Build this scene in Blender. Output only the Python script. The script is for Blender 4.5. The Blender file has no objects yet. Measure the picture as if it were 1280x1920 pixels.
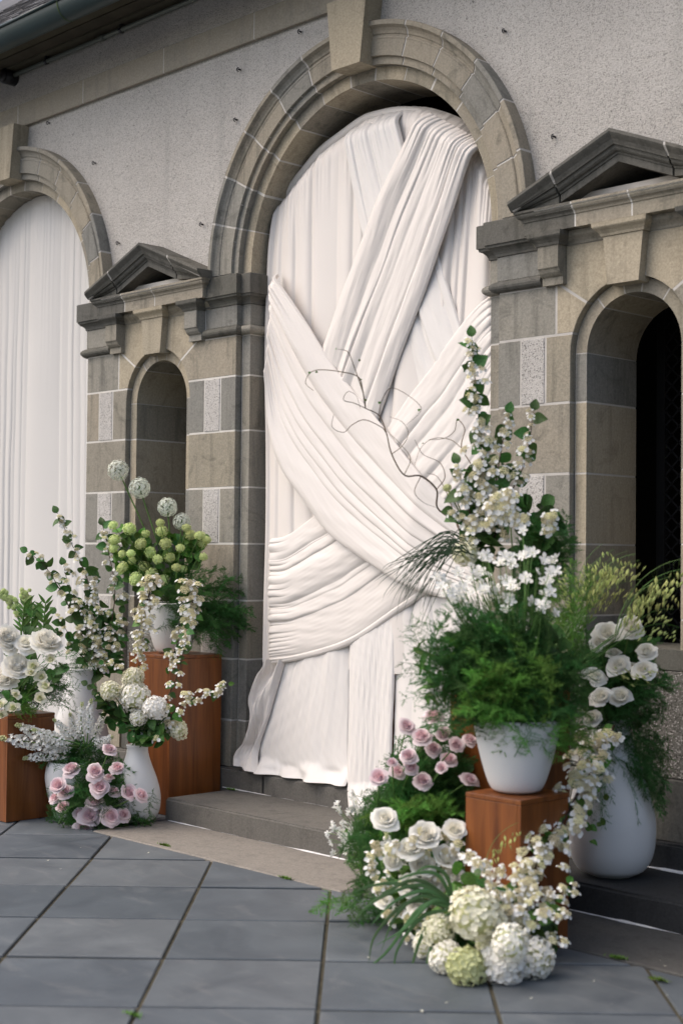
import bpy, bmesh, math, random
import numpy as np
from mathutils import Vector, Matrix, Quaternion
R = math.radians
random.seed(7); rng = np.random.default_rng(11)
scene = bpy.context.scene
col = scene.collection

# ------------------------------------------------------------------ camera
CAM_F, CAM_YAW, CAM_PITCH, CAM_ROLL = 2759.0, R(45.9), R(1.72), R(.583)
CAM = Vector((5.84, -5.755, 1.53))
_s, _c = math.sin(CAM_YAW), math.cos(CAM_YAW)
fwd = Vector((-_s*math.cos(CAM_PITCH), _c*math.cos(CAM_PITCH), math.sin(CAM_PITCH)))
rt0 = Vector((_c, _s, 0)); up0 = rt0.cross(fwd)
rt = rt0*math.cos(CAM_ROLL) + up0*math.sin(CAM_ROLL)
up = up0*math.cos(CAM_ROLL) - rt0*math.sin(CAM_ROLL)
cd = bpy.data.cameras.new('camera'); co = bpy.data.objects.new('camera', cd); col.objects.link(co)
co.matrix_world = Matrix(((rt.x, up.x, -fwd.x, CAM.x), (rt.y, up.y, -fwd.y, CAM.y), (rt.z, up.z, -fwd.z, CAM.z), (0, 0, 0, 1)))
cd.sensor_fit = 'VERTICAL'; cd.sensor_height = 36; cd.lens = CAM_F/1920*36
cd.clip_start = .05; cd.clip_end = 2000
cd.dof.use_dof = True; cd.dof.focus_distance = 8.3; cd.dof.aperture_fstop = 2.0; cd.dof.aperture_blades = 9
scene.camera = co

# ------------------------------------------------------------------ light
SUN_EL, SUN_AZ = R(52), math.atan2(-.62, -.78)
world = bpy.data.worlds.new('World'); scene.world = world; world.use_nodes = True
wn = world.node_tree.nodes; wl = world.node_tree.links
sky = wn.new('ShaderNodeTexSky'); sky.sky_type = 'NISHITA'; sky.sun_disc = False
sky.sun_elevation = SUN_EL; sky.sun_rotation = SUN_AZ; sky.air_density = 1.0; sky.dust_density = 5.0; sky.ozone_density = 1.0
wl.new(sky.outputs[0], wn['Background'].inputs[0]); wn['Background'].inputs[1].default_value = .15
sl = bpy.data.lights.new('sun', 'SUN'); sl.energy = .62; sl.angle = R(80); sl.color = (1, .968, .92)
so = bpy.data.objects.new('sun', sl); col.objects.link(so)
sd = Vector((math.sin(SUN_AZ)*math.cos(SUN_EL), math.cos(SUN_AZ)*math.cos(SUN_EL), math.sin(SUN_EL)))
so.rotation_euler = sd.to_track_quat('Z', 'Y').to_euler(); so.location = (-3, -6, 9)
vs = scene.view_settings
vs.view_transform = 'Standard'; vs.look = 'None'; vs.gamma = 1; vs.use_curve_mapping = False; vs.exposure = 0.58
scene.cycles.use_denoising = True
scene.cycles.max_bounces = 8; scene.cycles.transparent_max_bounces = 8

# ------------------------------------------------------------------ points seen in the picture, set on real planes
def ray(x, y): return fwd + rt*((x-640)/CAM_F) + up*((960-y)/CAM_F)
def onY(x, y, Y=0.):
    d = ray(x, y); return CAM + d*((Y-CAM.y)/d.y)
def onZ(x, y, Z=0.):
    d = ray(x, y); return CAM + d*((Z-CAM.z)/d.z)
def onX(x, y, X):
    d = ray(x, y); return CAM + d*((X-CAM.x)/d.x)
def atd(x, y, d): return CAM + ray(x, y)*d
def dep(p): return (Vector(p)-CAM).dot(fwd)

# ------------------------------------------------------------------ materials
def new_mat(name, rough=.7, spec=.3):
    m = bpy.data.materials.new(name); m.use_nodes = True
    b = m.node_tree.nodes['Principled BSDF']; b.inputs['Roughness'].default_value = rough
    b.inputs['Specular IOR Level'].default_value = spec
    return m, m.node_tree, b
def N(nt, t, **k):
    n = nt.nodes.new(t)
    for a, v in k.items():
        if a.startswith('i_'): n.inputs[int(a[2:])].default_value = v
        else: setattr(n, a, v)
    return n
def coords(nt, scale=(1, 1, 1), rand=True):
    tc = N(nt, 'ShaderNodeTexCoord'); mp = N(nt, 'ShaderNodeMapping'); mp.inputs['Scale'].default_value = scale
    if rand:
        oi = N(nt, 'ShaderNodeObjectInfo'); mu = N(nt, 'ShaderNodeMath', operation='MULTIPLY'); mu.inputs[1].default_value = 37.0
        nt.links.new(oi.outputs['Random'], mu.inputs[0])
        ad = N(nt, 'ShaderNodeVectorMath', operation='ADD')
        nt.links.new(tc.outputs['Object'], ad.inputs[0]); nt.links.new(mu.outputs[0], ad.inputs[1])
        nt.links.new(ad.outputs[0], mp.inputs[0])
    else: nt.links.new(tc.outputs['Object'], mp.inputs[0])
    return mp.outputs[0]
def noise(nt, vec, scale, detail=4, rough=.6, dist=0.):
    n = N(nt, 'ShaderNodeTexNoise'); n.inputs['Scale'].default_value = scale; n.inputs['Detail'].default_value = detail
    n.inputs['Roughness'].default_value = rough; n.inputs['Distortion'].default_value = dist
    nt.links.new(vec, n.inputs['Vector']); return n.outputs['Fac']
def ramp(nt, fac, stops):
    r = N(nt, 'ShaderNodeValToRGB'); e = r.color_ramp.elements
    while len(e) < len(stops): e.new(.5)
    for i, (p, c) in enumerate(stops): e[i].position = p; e[i].color = (*c, 1)
    nt.links.new(fac, r.inputs[0]); return r.outputs[0]
def mix(nt, fac, a, b, mode='MIX'):
    m = N(nt, 'ShaderNodeMix', data_type='RGBA', blend_type=mode)
    for sock, v in ((m.inputs['Factor'], fac), (m.inputs['A'], a), (m.inputs['B'], b)):
        if hasattr(v, 'is_output'): nt.links.new(v, sock)
        elif isinstance(v, (int, float)): sock.default_value = v
        else: sock.default_value = (*v, 1)
    return m.outputs['Result']
def bump(nt, b, h, strength=.4, dist=.01, prev=None):
    n = N(nt, 'ShaderNodeBump'); n.inputs['Strength'].default_value = strength; n.inputs['Distance'].default_value = dist
    nt.links.new(h, n.inputs['Height'])
    if prev: nt.links.new(prev, n.inputs['Normal'])
    nt.links.new(n.outputs[0], b.inputs['Normal']); return n.outputs[0]
def rnd(nt): return N(nt, 'ShaderNodeObjectInfo').outputs['Random']

def stone_mat(name, cols, dark=(.07, .068, .062), stain=.45, bstr=.5, tool=True):
    m, nt, b = new_mat(name, .85, .25)
    v = coords(nt); big = noise(nt, v, 2.2, 5, .6, .6)
    base = ramp(nt, rnd(nt), [(0, cols[0]), (.35, cols[1]), (.7, cols[2]), (1, cols[3])])
    alt = mix(nt, .5, base, cols[2])
    c1 = mix(nt, ramp(nt, big, [(.35, (0, 0, 0)), (.65, (1, 1, 1))]), base, alt)
    vs_ = coords(nt, (14, 14, 1.2)); st = noise(nt, vs_, 1.0, 4, .6)       # rain streaks down the face
    c2 = mix(nt, ramp(nt, st, [(.52, (0, 0, 0)), (.72, (stain,)*3)]), c1, dark)
    bl = noise(nt, v, 5.5, 6, .7, 1.2)
    c3 = mix(nt, ramp(nt, bl, [(.54, (0, 0, 0)), (.70, (stain, )*3)]), c2, dark)
    fine = noise(nt, v, 90, 3, .7)
    c4 = mix(nt, .55, c3, ramp(nt, fine, [(.25, (.30, .30, .30)), (.75, (.72, .72, .72))]), 'OVERLAY')
    nt.links.new(c4, b.inputs['Base Color'])
    h1 = bump(nt, b, noise(nt, v, 55, 5, .7), bstr, .006)
    if tool: bump(nt, b, noise(nt, coords(nt, (30, 30, 9)), 2.5, 4, .7, .5), bstr*.7, .01, h1)
    return m
M = {}
M['stone'] = stone_mat('sandstone', [(0.303, 0.271, 0.205), (0.338, 0.295, 0.229), (0.267, 0.246, 0.202), (0.312, 0.276, 0.216)], (0.101, 0.097, 0.077), stain=.6)
M['warm'] = stone_mat('buff_sandstone', [(0.404, 0.350, 0.256), (0.363, 0.320, 0.242), (0.413, 0.355, 0.261), (0.373, 0.330, 0.252)], (0.151, 0.133, 0.096), stain=.5)
M['grey'] = stone_mat('grey_sandstone', [(0.262, 0.251, 0.220), (0.303, 0.281, 0.233), (0.216, 0.212, 0.192), (0.277, 0.261, 0.224)], (0.091, 0.089, 0.077), stain=.6)
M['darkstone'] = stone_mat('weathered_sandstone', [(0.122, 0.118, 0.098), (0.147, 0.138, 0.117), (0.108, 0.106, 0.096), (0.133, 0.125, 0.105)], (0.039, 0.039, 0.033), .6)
M['band'] = stone_mat('band_sandstone', [(.33, .295, .235), (.35, .31, .25), (.31, .285, .235), (.33, .295, .235)], (.19, .19, .18), .35)
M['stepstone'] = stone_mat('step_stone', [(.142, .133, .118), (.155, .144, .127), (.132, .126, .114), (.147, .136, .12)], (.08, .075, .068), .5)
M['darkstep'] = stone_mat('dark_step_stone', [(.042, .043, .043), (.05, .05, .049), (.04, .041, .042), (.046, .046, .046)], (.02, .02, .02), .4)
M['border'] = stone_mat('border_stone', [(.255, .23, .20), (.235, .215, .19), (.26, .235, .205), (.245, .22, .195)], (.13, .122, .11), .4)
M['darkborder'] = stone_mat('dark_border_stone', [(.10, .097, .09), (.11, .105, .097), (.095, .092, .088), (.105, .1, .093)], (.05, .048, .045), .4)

def roughcast(name, a, b_, c):
    m, nt, b = new_mat(name, .95, .15)
    v = coords(nt, rand=False)
    vo = N(nt, 'ShaderNodeTexVoronoi'); vo.inputs['Scale'].default_value = 190; nt.links.new(v, vo.inputs['Vector'])
    vo2 = N(nt, 'ShaderNodeTexVoronoi'); vo2.inputs['Scale'].default_value = 48; nt.links.new(v, vo2.inputs['Vector'])
    sc_ = N(nt, 'ShaderNodeSeparateColor'); nt.links.new(vo.outputs['Color'], sc_.inputs[0])
    peb = ramp(nt, sc_.outputs[0], [(0, c), (.10, c), (.2, a), (.8, b_), (1, (.62, .59, .56))])
    gap = mix(nt, ramp(nt, vo.outputs['Distance'], [(.55, (0, 0, 0)), (.85, (.55, .55, .55))]), peb, c)
    pit = mix(nt, ramp(nt, noise(nt, v, 26, 5, .75), [(.63, (0, 0, 0)), (.70, (.75,)*3)]), gap, (.10, .095, .09))
    lg = mix(nt, .5, pit, ramp(nt, noise(nt, v, 1.3, 5, .6, .5), [(.3, (.38, .385, .385)), (.7, (.60, .595, .585))]), 'OVERLAY')
    sk = noise(nt, coords(nt, (7, 7, .5), False), 1.0, 5, .65)
    lg = mix(nt, ramp(nt, sk, [(.55, (0, 0, 0)), (.75, (.28,)*3)]), lg, (.20, .20, .19))
    crk = N(nt, 'ShaderNodeTexVoronoi', feature='DISTANCE_TO_EDGE'); crk.inputs['Scale'].default_value = .75
    wv = N(nt, 'ShaderNodeVectorMath', operation='ADD'); nz = N(nt, 'ShaderNodeTexNoise'); nz.inputs['Scale'].default_value = 3.5; nz.inputs['Detail'].default_value = 6
    nt.links.new(v, nz.inputs['Vector']); nt.links.new(v, wv.inputs[0]); nt.links.new(nz.outputs['Color'], wv.inputs[1]); nt.links.new(wv.outputs[0], crk.inputs['Vector'])
    msk = ramp(nt, noise(nt, v, .9, 2), [(.5, (0, 0, 0)), (.62, (1, 1, 1))])
    cm = mix(nt, 1.0, ramp(nt, crk.outputs['Distance'], [(0, (.6,)*3), (.004, (0, 0, 0))]), msk, 'MULTIPLY')
    fin = mix(nt, cm, lg, (.16, .15, .14))
    nt.links.new(fin, b.inputs['Base Color'])
    h = bump(nt, b, vo.outputs['Distance'], .6, -.006)
    bump(nt, b, noise(nt, v, 34, 6, .8), .6, .014, h)
    return m
M['roughcast'] = roughcast('roughcast_render', (.52, .497, .465), (.60, .572, .538), (.35, .332, .308))
M['pebble'] = roughcast('pebble_render', (.56, .535, .505), (.62, .595, .565), (.30, .285, .265))

M['shadepebble'] = roughcast('shaded_pebble_render', (.17, .163, .145), (.21, .20, .18), (.09, .085, .072))  # darker copy of the pebble render, apron's shade painted into its colour
def simple(name, colr, rough=.7, spec=.3, var=.0, nscale=8., bstr=0., bscale=60., trans=0., sheen=0.):
    m, nt, b = new_mat(name, rough, spec)
    v = coords(nt)
    c = colr
    hsv = N(nt, 'ShaderNodeHueSaturation'); hsv.inputs['Color'].default_value = (*colr, 1)
    if var:
        mr = N(nt, 'ShaderNodeMapRange'); mr.inputs[3].default_value = 1-var; mr.inputs[4].default_value = 1+var
        nt.links.new(rnd(nt), mr.inputs[0])
        mr2 = N(nt, 'ShaderNodeMapRange'); mr2.inputs[1].default_value = .3; mr2.inputs[2].default_value = .7; mr2.inputs[3].default_value = 1-var; mr2.inputs[4].default_value = 1+var
        nt.links.new(noise(nt, v, nscale, 3), mr2.inputs[0])
        mu = N(nt, 'ShaderNodeMath', operation='MULTIPLY'); nt.links.new(mr.outputs[0], mu.inputs[0]); nt.links.new(mr2.outputs[0], mu.inputs[1])
        nt.links.new(mu.outputs[0], hsv.inputs['Value'])
        mh = N(nt, 'ShaderNodeMapRange'); mh.inputs[3].default_value = .5-var*.06; mh.inputs[4].default_value = .5+var*.06
        nt.links.new(rnd(nt), mh.inputs[0]); nt.links.new(mh.outputs[0], hsv.inputs['Hue'])
    nt.links.new(hsv.outputs[0], b.inputs['Base Color'])
    if bstr: bump(nt, b, noise(nt, v, bscale, 4), bstr, .004)
    if sheen: b.inputs['Sheen Weight'].default_value = sheen
    if trans:
        t = N(nt, 'ShaderNodeBsdfTranslucent'); nt.links.new(hsv.outputs[0], t.inputs[0])
        ms = N(nt, 'ShaderNodeMixShader'); ms.inputs[0].default_value = trans
        nt.links.new(b.outputs[0], ms.inputs[1]); nt.links.new(t.outputs[0], ms.inputs[2])
        nt.links.new(ms.outputs[0], nt.nodes['Material Output'].inputs[0])
    return m
M['mortar'] = simple('pale_mortar', (.57, .545, .505), .95, .1, .12, 6, .3, 80)
M['mortar2'] = simple('white_mortar', (.62, .61, .60), .95, .1, .15, 14, .5, 60)
M['soil'] = simple('joint_soil', (.075, .066, .048), 1, .1, .3, 9, .6, 70)
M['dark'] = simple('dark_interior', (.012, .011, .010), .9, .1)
M['iron'] = simple('dark_iron', (.012, .012, .013), .55, .4, .1)
M['hook'] = simple('black_hook', (.012, .012, .014), .4, .5)
M['gutter'] = simple('green_gutter', (.012, .032, .034), .42, .5, .12, 3, .1, 20)
M['conduit'] = simple('grey_conduit', (.13, .145, .125), .6, .3, .1, 8)
M['eave'] = simple('eave_board', (.085, .075, .055), .85, .2, .2, 4, .3, 30)
M['lead'] = simple('moss_joint', (.07, .11, .035), .9, .1, .3, 20)
M['slate'] = simple('roof_slate', (.085, .083, .085), .7, .35, .25, 6, .4, 40)
M['drape'] = simple('ivory_satin', (.80, .748, .698), .42, .3, .015, 2., .05, 240, .04, .1)
M['drape2'] = simple('white_satin', (.81, .775, .738), .42, .3, .015, 2., .05, 240, .04, .1)
M['curtain'] = simple('sheer_curtain', (.83, .81, .78), .8, .15, .01, 2., .06, 300, .22, .2)
M['ceramic'] = simple('matte_white_ceramic', (.71, .705, .695), .5, .4, .02, 3, .04, 120)
M['branch'] = simple('brown_bark', (.075, .05, .035), .8, .2, .3)
M['twig'] = simple('curly_twig', (.19, .145, .10), .75, .25, .25, 12)
M['stem'] = simple('green_stem', (.10, .19, .045), .6, .3, .25)
M['leaf'] = simple('dark_leaf', (.06, .145, .03), .5, .4, .38, 9, .2, 40, .22)
M['leaf2'] = simple('fresh_leaf', (.10, .21, .035), .5, .4, .35, 9, .2, 40, .25)
M['fern'] = simple('asparagus_fern', (.074, .19, .05), .6, .25, .3, 4, 0, 1, .35)
M['fern2'] = simple('yellow_green_fern', (.155, .335, .06), .6, .25, .32, 4, 0, 1, .25)
M['grass'] = simple('lily_grass', (.085, .17, .06), .5, .35, .3, 6, 0, 1, .2)
M['darkgrass'] = simple('bear_grass', (.035, .07, .03), .5, .35, .3, 6, 0, 1, .15)
M['pink'] = simple('dusty_pink_petal', (.90, .775, .785), .6, .2, .10, 14, .1, 60, .25)
M['pinkin'] = simple('deep_pink_petal', (.82, .61, .64), .6, .2, .12, 14, .1, 60, .25)
M['white'] = simple('white_petal', (.96, .935, .86), .6, .2, .05, 14, .1, 60, .25)
M['cream'] = simple('cream_petal', (.88, .85, .68), .6, .2, .08, 10, .1, 60, .25)
M['creamin'] = simple('cream_heart', (.95, .92, .82), .6, .2, .08, 10, .1, 60, .25)
M['greencream'] = simple('green_cream_petal', (.66, .68, .38), .6, .2, .10, 10, .1, 60, .25)
M['snow'] = simple('green_snowball_petal', (.66, .74, .34), .6, .2, .18, 20, .1, 60, .25)
M['purewhite'] = simple('bright_white_petal', (.96, .945, .90), .6, .2, .04, 14, .1, 60, .25)
M['bead'] = simple('straw_floret', (.80, .73, .47), .7, .2, .25, 50, 0, 1, .1)
M['oat'] = simple('pale_oat', (.52, .56, .20), .65, .25, .25, 10, 0, 1, .25)
M['allium'] = simple('allium_floret', (.84, .86, .76), .6, .2, .08, 10, 0, 1, .2)
M['moss'] = simple('moss', (.12, .21, .04), .95, .1, .35, 30)

def paving_mat():
    m, nt, b = new_mat('bluestone', .55, .4)
    v = coords(nt)
    base = ramp(nt, rnd(nt), [(0, (.070, .085, .099)), (.3, (.108, .124, .138)), (.6, (.086, .101, .116)), (1, (.120, .133, .143))])
    cl = noise(nt, v, 2.6, 6, .62, .8)
    c = mix(nt, .75, base, ramp(nt, cl, [(.28, (.30, .31, .33)), (.72, (.68, .67, .65))]), 'OVERLAY')
    st = noise(nt, coords(nt, (1.2, 3.2, 1)), 2.0, 6, .65, 1.4)
    c = mix(nt, ramp(nt, st, [(.55, (0, 0, 0)), (.75, (.3,)*3)]), c, (.26, .255, .245))
    sp = noise(nt, v, 11, 4, .8)
    c = mix(nt, ramp(nt, sp, [(.68, (0, 0, 0)), (.78, (.35,)*3)]), c, (.06, .065, .07))
    nt.links.new(c, b.inputs['Base Color'])
    rr = N(nt, 'ShaderNodeMapRange'); rr.inputs[3].default_value = .42; rr.inputs[4].default_value = .7; nt.links.new(cl, rr.inputs[0]); nt.links.new(rr.outputs[0], b.inputs['Roughness'])
    h = bump(nt, b, noise(nt, v, 4.5, 6, .6, .5), .35, .012); bump(nt, b, noise(nt, v, 120, 3), .15, .002, h)
    return m
M['paving'] = paving_mat()
def wood_mat():
    m, nt, b = new_mat('red_cedar', .38, .45)
    v = coords(nt, (9, 9, .55))
    g = noise(nt, v, 3.0, 7, .65, .9)
    rg = N(nt, 'ShaderNodeTexWave', wave_type='BANDS', bands_direction='DIAGONAL'); rg.inputs['Scale'].default_value = 1.6; rg.inputs['Distortion'].default_value = 5; rg.inputs['Detail'].default_value = 3
    nt.links.new(coords(nt, (4, 4, .35)), rg.inputs['Vector'])
    c = ramp(nt, g, [(.22, (.075, .018, .004)), (.45, (.18, .056, .013)), (.62, (.235, .078, .018)), (.8, (.29, .102, .025))])
    c = mix(nt, .15, c, ramp(nt, rg.outputs['Fac'], [(.2, (.07, .017, .004)), (.8, (.26, .078, .017))]))
    c = mix(nt, .35, c, ramp(nt, rnd(nt), [(0, (.35, .33, .3)), (1, (.62, .6, .55))]), 'OVERLAY')
    nt.links.new(c, b.inputs['Base Color']); bump(nt, b, g, .12, .004)
    return m
M['wood'] = wood_mat()

# ------------------------------------------------------------------ mesh helpers
class MB:
    def __init__(s): s.v = []; s.f = []; s.m = []; s.n = 0
    def add(s, v, f, mat=0):
        o = s.n; s.v.append(np.asarray(v, float).reshape(-1, 3)); s.n += len(s.v[-1])
        s.f += [tuple(i+o for i in q) for q in f]; s.m += [mat]*len(f)
    def mesh(s, name, mats, smooth=True):
        me = bpy.data.meshes.new(name); V = np.concatenate(s.v)
        me.from_pydata(V.tolist(), [], s.f)
        for k in mats: me.materials.append(M[k])
        me.polygons.foreach_set('material_index', s.m)
        me.polygons.foreach_set('use_smooth', [smooth]*len(s.f)); me.update(); return me
def obj(name, me, parent=None, mw=None, label=None, kind=None):
    o = bpy.data.objects.new(name, me); col.objects.link(o)
    if parent is not None:
        o.parent = parent
        w = Matrix.Translation(-WORLD[parent.name])
        o.matrix_basis = w @ (mw if mw is not None else Matrix())
        WORLD[o.name] = Vector((0, 0, 0)) if mw is None else None
    else:
        if mw is not None: o.matrix_basis = mw
        WORLD[o.name] = Vector((0, 0, 0)) if mw is None else None
    if label: o['label'] = label
    if kind: o['kind'] = kind
    return o
WORLD = {}
def empty(name, loc=(0, 0, 0), parent=None, label=None, cat=None, group=None, kind=None):
    """an Empty at a thing's (or a composite part's) base; only ever moved, never turned"""
    o = bpy.data.objects.new(name, None); col.objects.link(o); o.empty_display_size = .05
    loc = Vector(loc)
    if parent is not None: o.parent = parent; o.location = loc - WORLD[parent.name]
    else: o.location = loc
    WORLD[o.name] = loc
    if label: o['label'] = label
    if cat: o['category'] = cat
    if group: o['group'] = group
    if kind: o['kind'] = kind
    return o
def tag(o, label, cat, group=None, kind=None):
    o['label'] = label; o['category'] = cat
    if group: o['group'] = group
    if kind: o['kind'] = kind
    return o
def bake(mb, name, mats, parent=None, smooth=False, label=None, kind=None):
    return obj(name, mb.mesh(name, mats if isinstance(mats, (list, tuple)) else [mats], smooth), parent, None, label, kind)
def M4(loc, z=None, y=None, scale=1.0, roll=0.0):
    """matrix with local +Z along z, local +Y as near to y as can be"""
    z = Vector(z).normalized() if z is not None else Vector((0, 0, 1))
    y = Vector(y) if y is not None else Vector((0, 0, 1))
    x = y.cross(z)
    if x.length < 1e-4: x = Vector((1, 0, 0)).cross(z)
    if x.length < 1e-4: x = Vector((0, 1, 0)).cross(z)
    x.normalize(); y = z.cross(x)
    m = Matrix(((x.x, y.x, z.x), (x.y, y.y, z.y), (x.z, y.z, z.z)))
    if roll: m = m @ Matrix.Rotation(roll, 3, 'Z')
    s = scale if isinstance(scale, (tuple, list)) else (scale,)*3
    m = m @ Matrix.Diagonal(s)
    m = m.to_4x4(); m.translation = Vector(loc); return m
def offset_poly(P, d):
    P = [np.array(p, float) for p in P]; n = len(P)
    A = sum(P[i][0]*P[(i+1) % n][1]-P[(i+1) % n][0]*P[i][1] for i in range(n))
    if A < 0: P = P[::-1]
    out = []
    for i in range(n):
        a, b, c = P[i-1], P[i], P[(i+1) % n]
        e1 = (b-a)/max(np.linalg.norm(b-a), 1e-9); e2 = (c-b)/max(np.linalg.norm(c-b), 1e-9)
        n1 = np.array([-e1[1], e1[0]]); n2 = np.array([-e2[1], e2[0]])
        k = 1+n1.dot(n2); k = max(k, .3)
        out.append(b+(n1+n2)/k*d)
    return out
def slab_poly(mb, P, top, bot, gap=.004, ch=.004, plane='xz', mat=0):
    """polygon block: chamfered front at 'top', back at 'bot' (XZ plane: along Y; XY plane: along Z)"""
    a = offset_poly(P, gap); b = offset_poly(P, gap+ch); n = len(a); sgn = 1 if bot > top else -1
    f3 = (lambda p, h: (p[0], h, p[1])) if plane == 'xz' else (lambda p, h: (p[0], p[1], h))
    V = [f3(p, top) for p in b]+[f3(p, top+sgn*ch) for p in a]+[f3(p, bot) for p in a]
    F = []
    rev = (plane == 'xz') == (sgn < 0)
    for i in range(n):
        j = (i+1) % n
        F += [(i, i+n, j+n, j), (i+n, i+2*n, j+2*n, j+n)]
    F.append(tuple(range(n)))
    mb.add(V, F, mat)
def block(name, parent, x0, x1, z0, z1, y0, y1, mat, gap=.004, ch=.005):
    mb = MB(); slab_poly(mb, [(x0, z0), (x1, z0), (x1, z1), (x0, z1)], y0, y1, gap, ch)
    return bake(mb, name, mat, parent)
def box(mb, lo, hi, mat=0, ch=0):
    (x0, y0, z0), (x1, y1, z1) = lo, hi
    V = [(x0, y0, z0), (x1, y0, z0), (x1, y1, z0), (x0, y1, z0), (x0, y0, z1), (x1, y0, z1), (x1, y1, z1), (x0, y1, z1)]
    mb.add(V, [(0, 3, 2, 1), (4, 5, 6, 7), (0, 1, 5, 4), (1, 2, 6, 5), (2, 3, 7, 6), (3, 0, 4, 7)], mat)
def bbox_obj(name, parent, lo, hi, mat, bev=.006, segs=2, label=None):
    bm = bmesh.new(); bmesh.ops.create_cube(bm, size=1)
    for v in bm.verts: v.co = Vector([lo[i]+(v.co[i]+.5)*(hi[i]-lo[i]) for i in range(3)])
    if bev: bmesh.ops.bevel(bm, geom=bm.edges[:], offset=bev, segments=segs, affect='EDGES', profile=.6)
    me = bpy.data.meshes.new(name); bm.to_mesh(me); bm.free(); me.materials.append(M[mat])
    me.polygons.foreach_set('use_smooth', [False]*len(me.polygons))
    return obj(name, me, parent, None, label)
def tube(mb, pts, r, seg=6, mat=0, cap=True):
    P = [Vector(p) for p in pts]; n = len(P); rr = r if hasattr(r, '__len__') else [r]*n
    V = []; prev = None
    for i in range(n):
        t = (P[min(i+1, n-1)]-P[max(i-1, 0)]).normalized()
        a = prev if prev is not None else (Vector((0, 0, 1)) if abs(t.z) < .9 else Vector((1, 0, 0)))
        a = (a-t*a.dot(t)).normalized(); b = t.cross(a); prev = a
        for k in range(seg):
            w = 2*math.pi*k/seg; V.append(P[i]+(a*math.cos(w)+b*math.sin(w))*rr[i])
    F = [(i*seg+k, i*seg+(k+1) % seg, (i+1)*seg+(k+1) % seg, (i+1)*seg+k) for i in range(n-1) for k in range(seg)]
    if cap: F += [tuple(range(seg))[::-1], tuple((n-1)*seg+k for k in range(seg))]
    mb.add([tuple(v) for v in V], F, mat)
def smooth_path(pts, n):
    P = [np.array(p, float) for p in pts]
    if len(P) == 2: return [tuple(P[0]+(P[1]-P[0])*i/(n-1)) for i in range(n)]
    Q = [2*P[0]-P[1]]+P+[2*P[-1]-P[-2]]; out = []
    m = len(P)-1
    for i in range(n):
        u = i/(n-1)*m; k = min(int(u), m-1); t = u-k; a, b, c, d = Q[k:k+4]
        out.append(tuple(.5*((2*b)+(c-a)*t+(2*a-5*b+4*c-d)*t*t+(3*b-a-3*c+d)*t**3)))
    return out
def lathe(mb, prof, seg=64, mat=0, c=(0, 0, 0)):
    V = []; n = len(prof)
    for r, z in prof:
        for k in range(seg):
            a = 2*math.pi*k/seg; V.append((c[0]+r*math.cos(a), c[1]+r*math.sin(a), c[2]+z))
    F = [(i*seg+k, i*seg+(k+1) % seg, (i+1)*seg+(k+1) % seg, (i+1)*seg+k) for i in range(n-1) for k in range(seg)]
    mb.add(V, F, mat)
def sweep_plan(mb, path, prof, mat=0):
    """profile [(out, z)] run along a plan path, 'out' to the right-hand side of travel, mitred corners"""
    P = [np.array(p, float) for p in path]; n = len(P); V = []
    for o, z in prof:
        for i in range(n):
            if i == 0: e = [(P[1]-P[0])]
            elif i == n-1: e = [(P[-1]-P[-2])]
            else: e = [P[i]-P[i-1], P[i+1]-P[i]]
            e = [q/np.linalg.norm(q) for q in e]; ns = [np.array([q[1], -q[0]]) for q in e]
            if len(ns) == 2: k = max(1+ns[0].dot(ns[1]), .3); w = (ns[0]+ns[1])/k
            else: w = ns[0]
            p = P[i]+w*o; V.append((p[0], p[1], z))
    m = len(prof)
    F = [(j*n+i, j*n+i+1, (j+1)*n+i+1, (j+1)*n+i) for j in range(m-1) for i in range(n-1)]
    F += [tuple(j*n for j in range(m)), tuple(j*n+n-1 for j in range(m))[::-1]]
    mb.add(V, F, mat)
def arch_sweep(mb, cx, zc, prof, a0, a1, n, mat=0):
    """closed profile [(radius, y)] swept round an arch centre"""
    m = len(prof); V = []
    for i in range(n+1):
        a = a0+(a1-a0)*i/n
        for r, y in prof: V.append((cx+r*math.cos(a), y, zc+r*math.sin(a)))
    F = [(i*m+j, i*m+(j+1) % m, (i+1)*m+(j+1) % m, (i+1)*m+j) for i in range(n) for j in range(m)]
    F += [tuple(range(m))[::-1], tuple(n*m+j for j in range(m))]
    mb.add(V, F, mat)
def grid_faces(nu, nv): return [(i*nv+j, (i+1)*nv+j, (i+1)*nv+j+1, i*nv+j+1) for i in range(nu-1) for j in range(nv-1)]
ORD = ['first', 'second', 'third', 'fourth', 'fifth', 'sixth', 'seventh', 'eighth', 'ninth', 'tenth', 'eleventh', 'twelfth', 'thirteenth', 'fourteenth', 'fifteenth', 'sixteenth', 'seventeenth', 'eighteenth', 'nineteenth', 'twentieth', 'twenty-first', 'twenty-second', 'twenty-third', 'twenty-fourth', 'twenty-fifth', 'twenty-sixth', 'twenty-seventh', 'twenty-eighth', 'twenty-ninth', 'thirtieth']
def ordinals(px):
    """rank of each pixel place from the left, as a word"""
    o = sorted(range(len(px)), key=lambda i: px[i][0]); r = [0]*len(px)
    for k, i in enumerate(o): r[i] = k
    return [ORD[k] for k in r]
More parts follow.
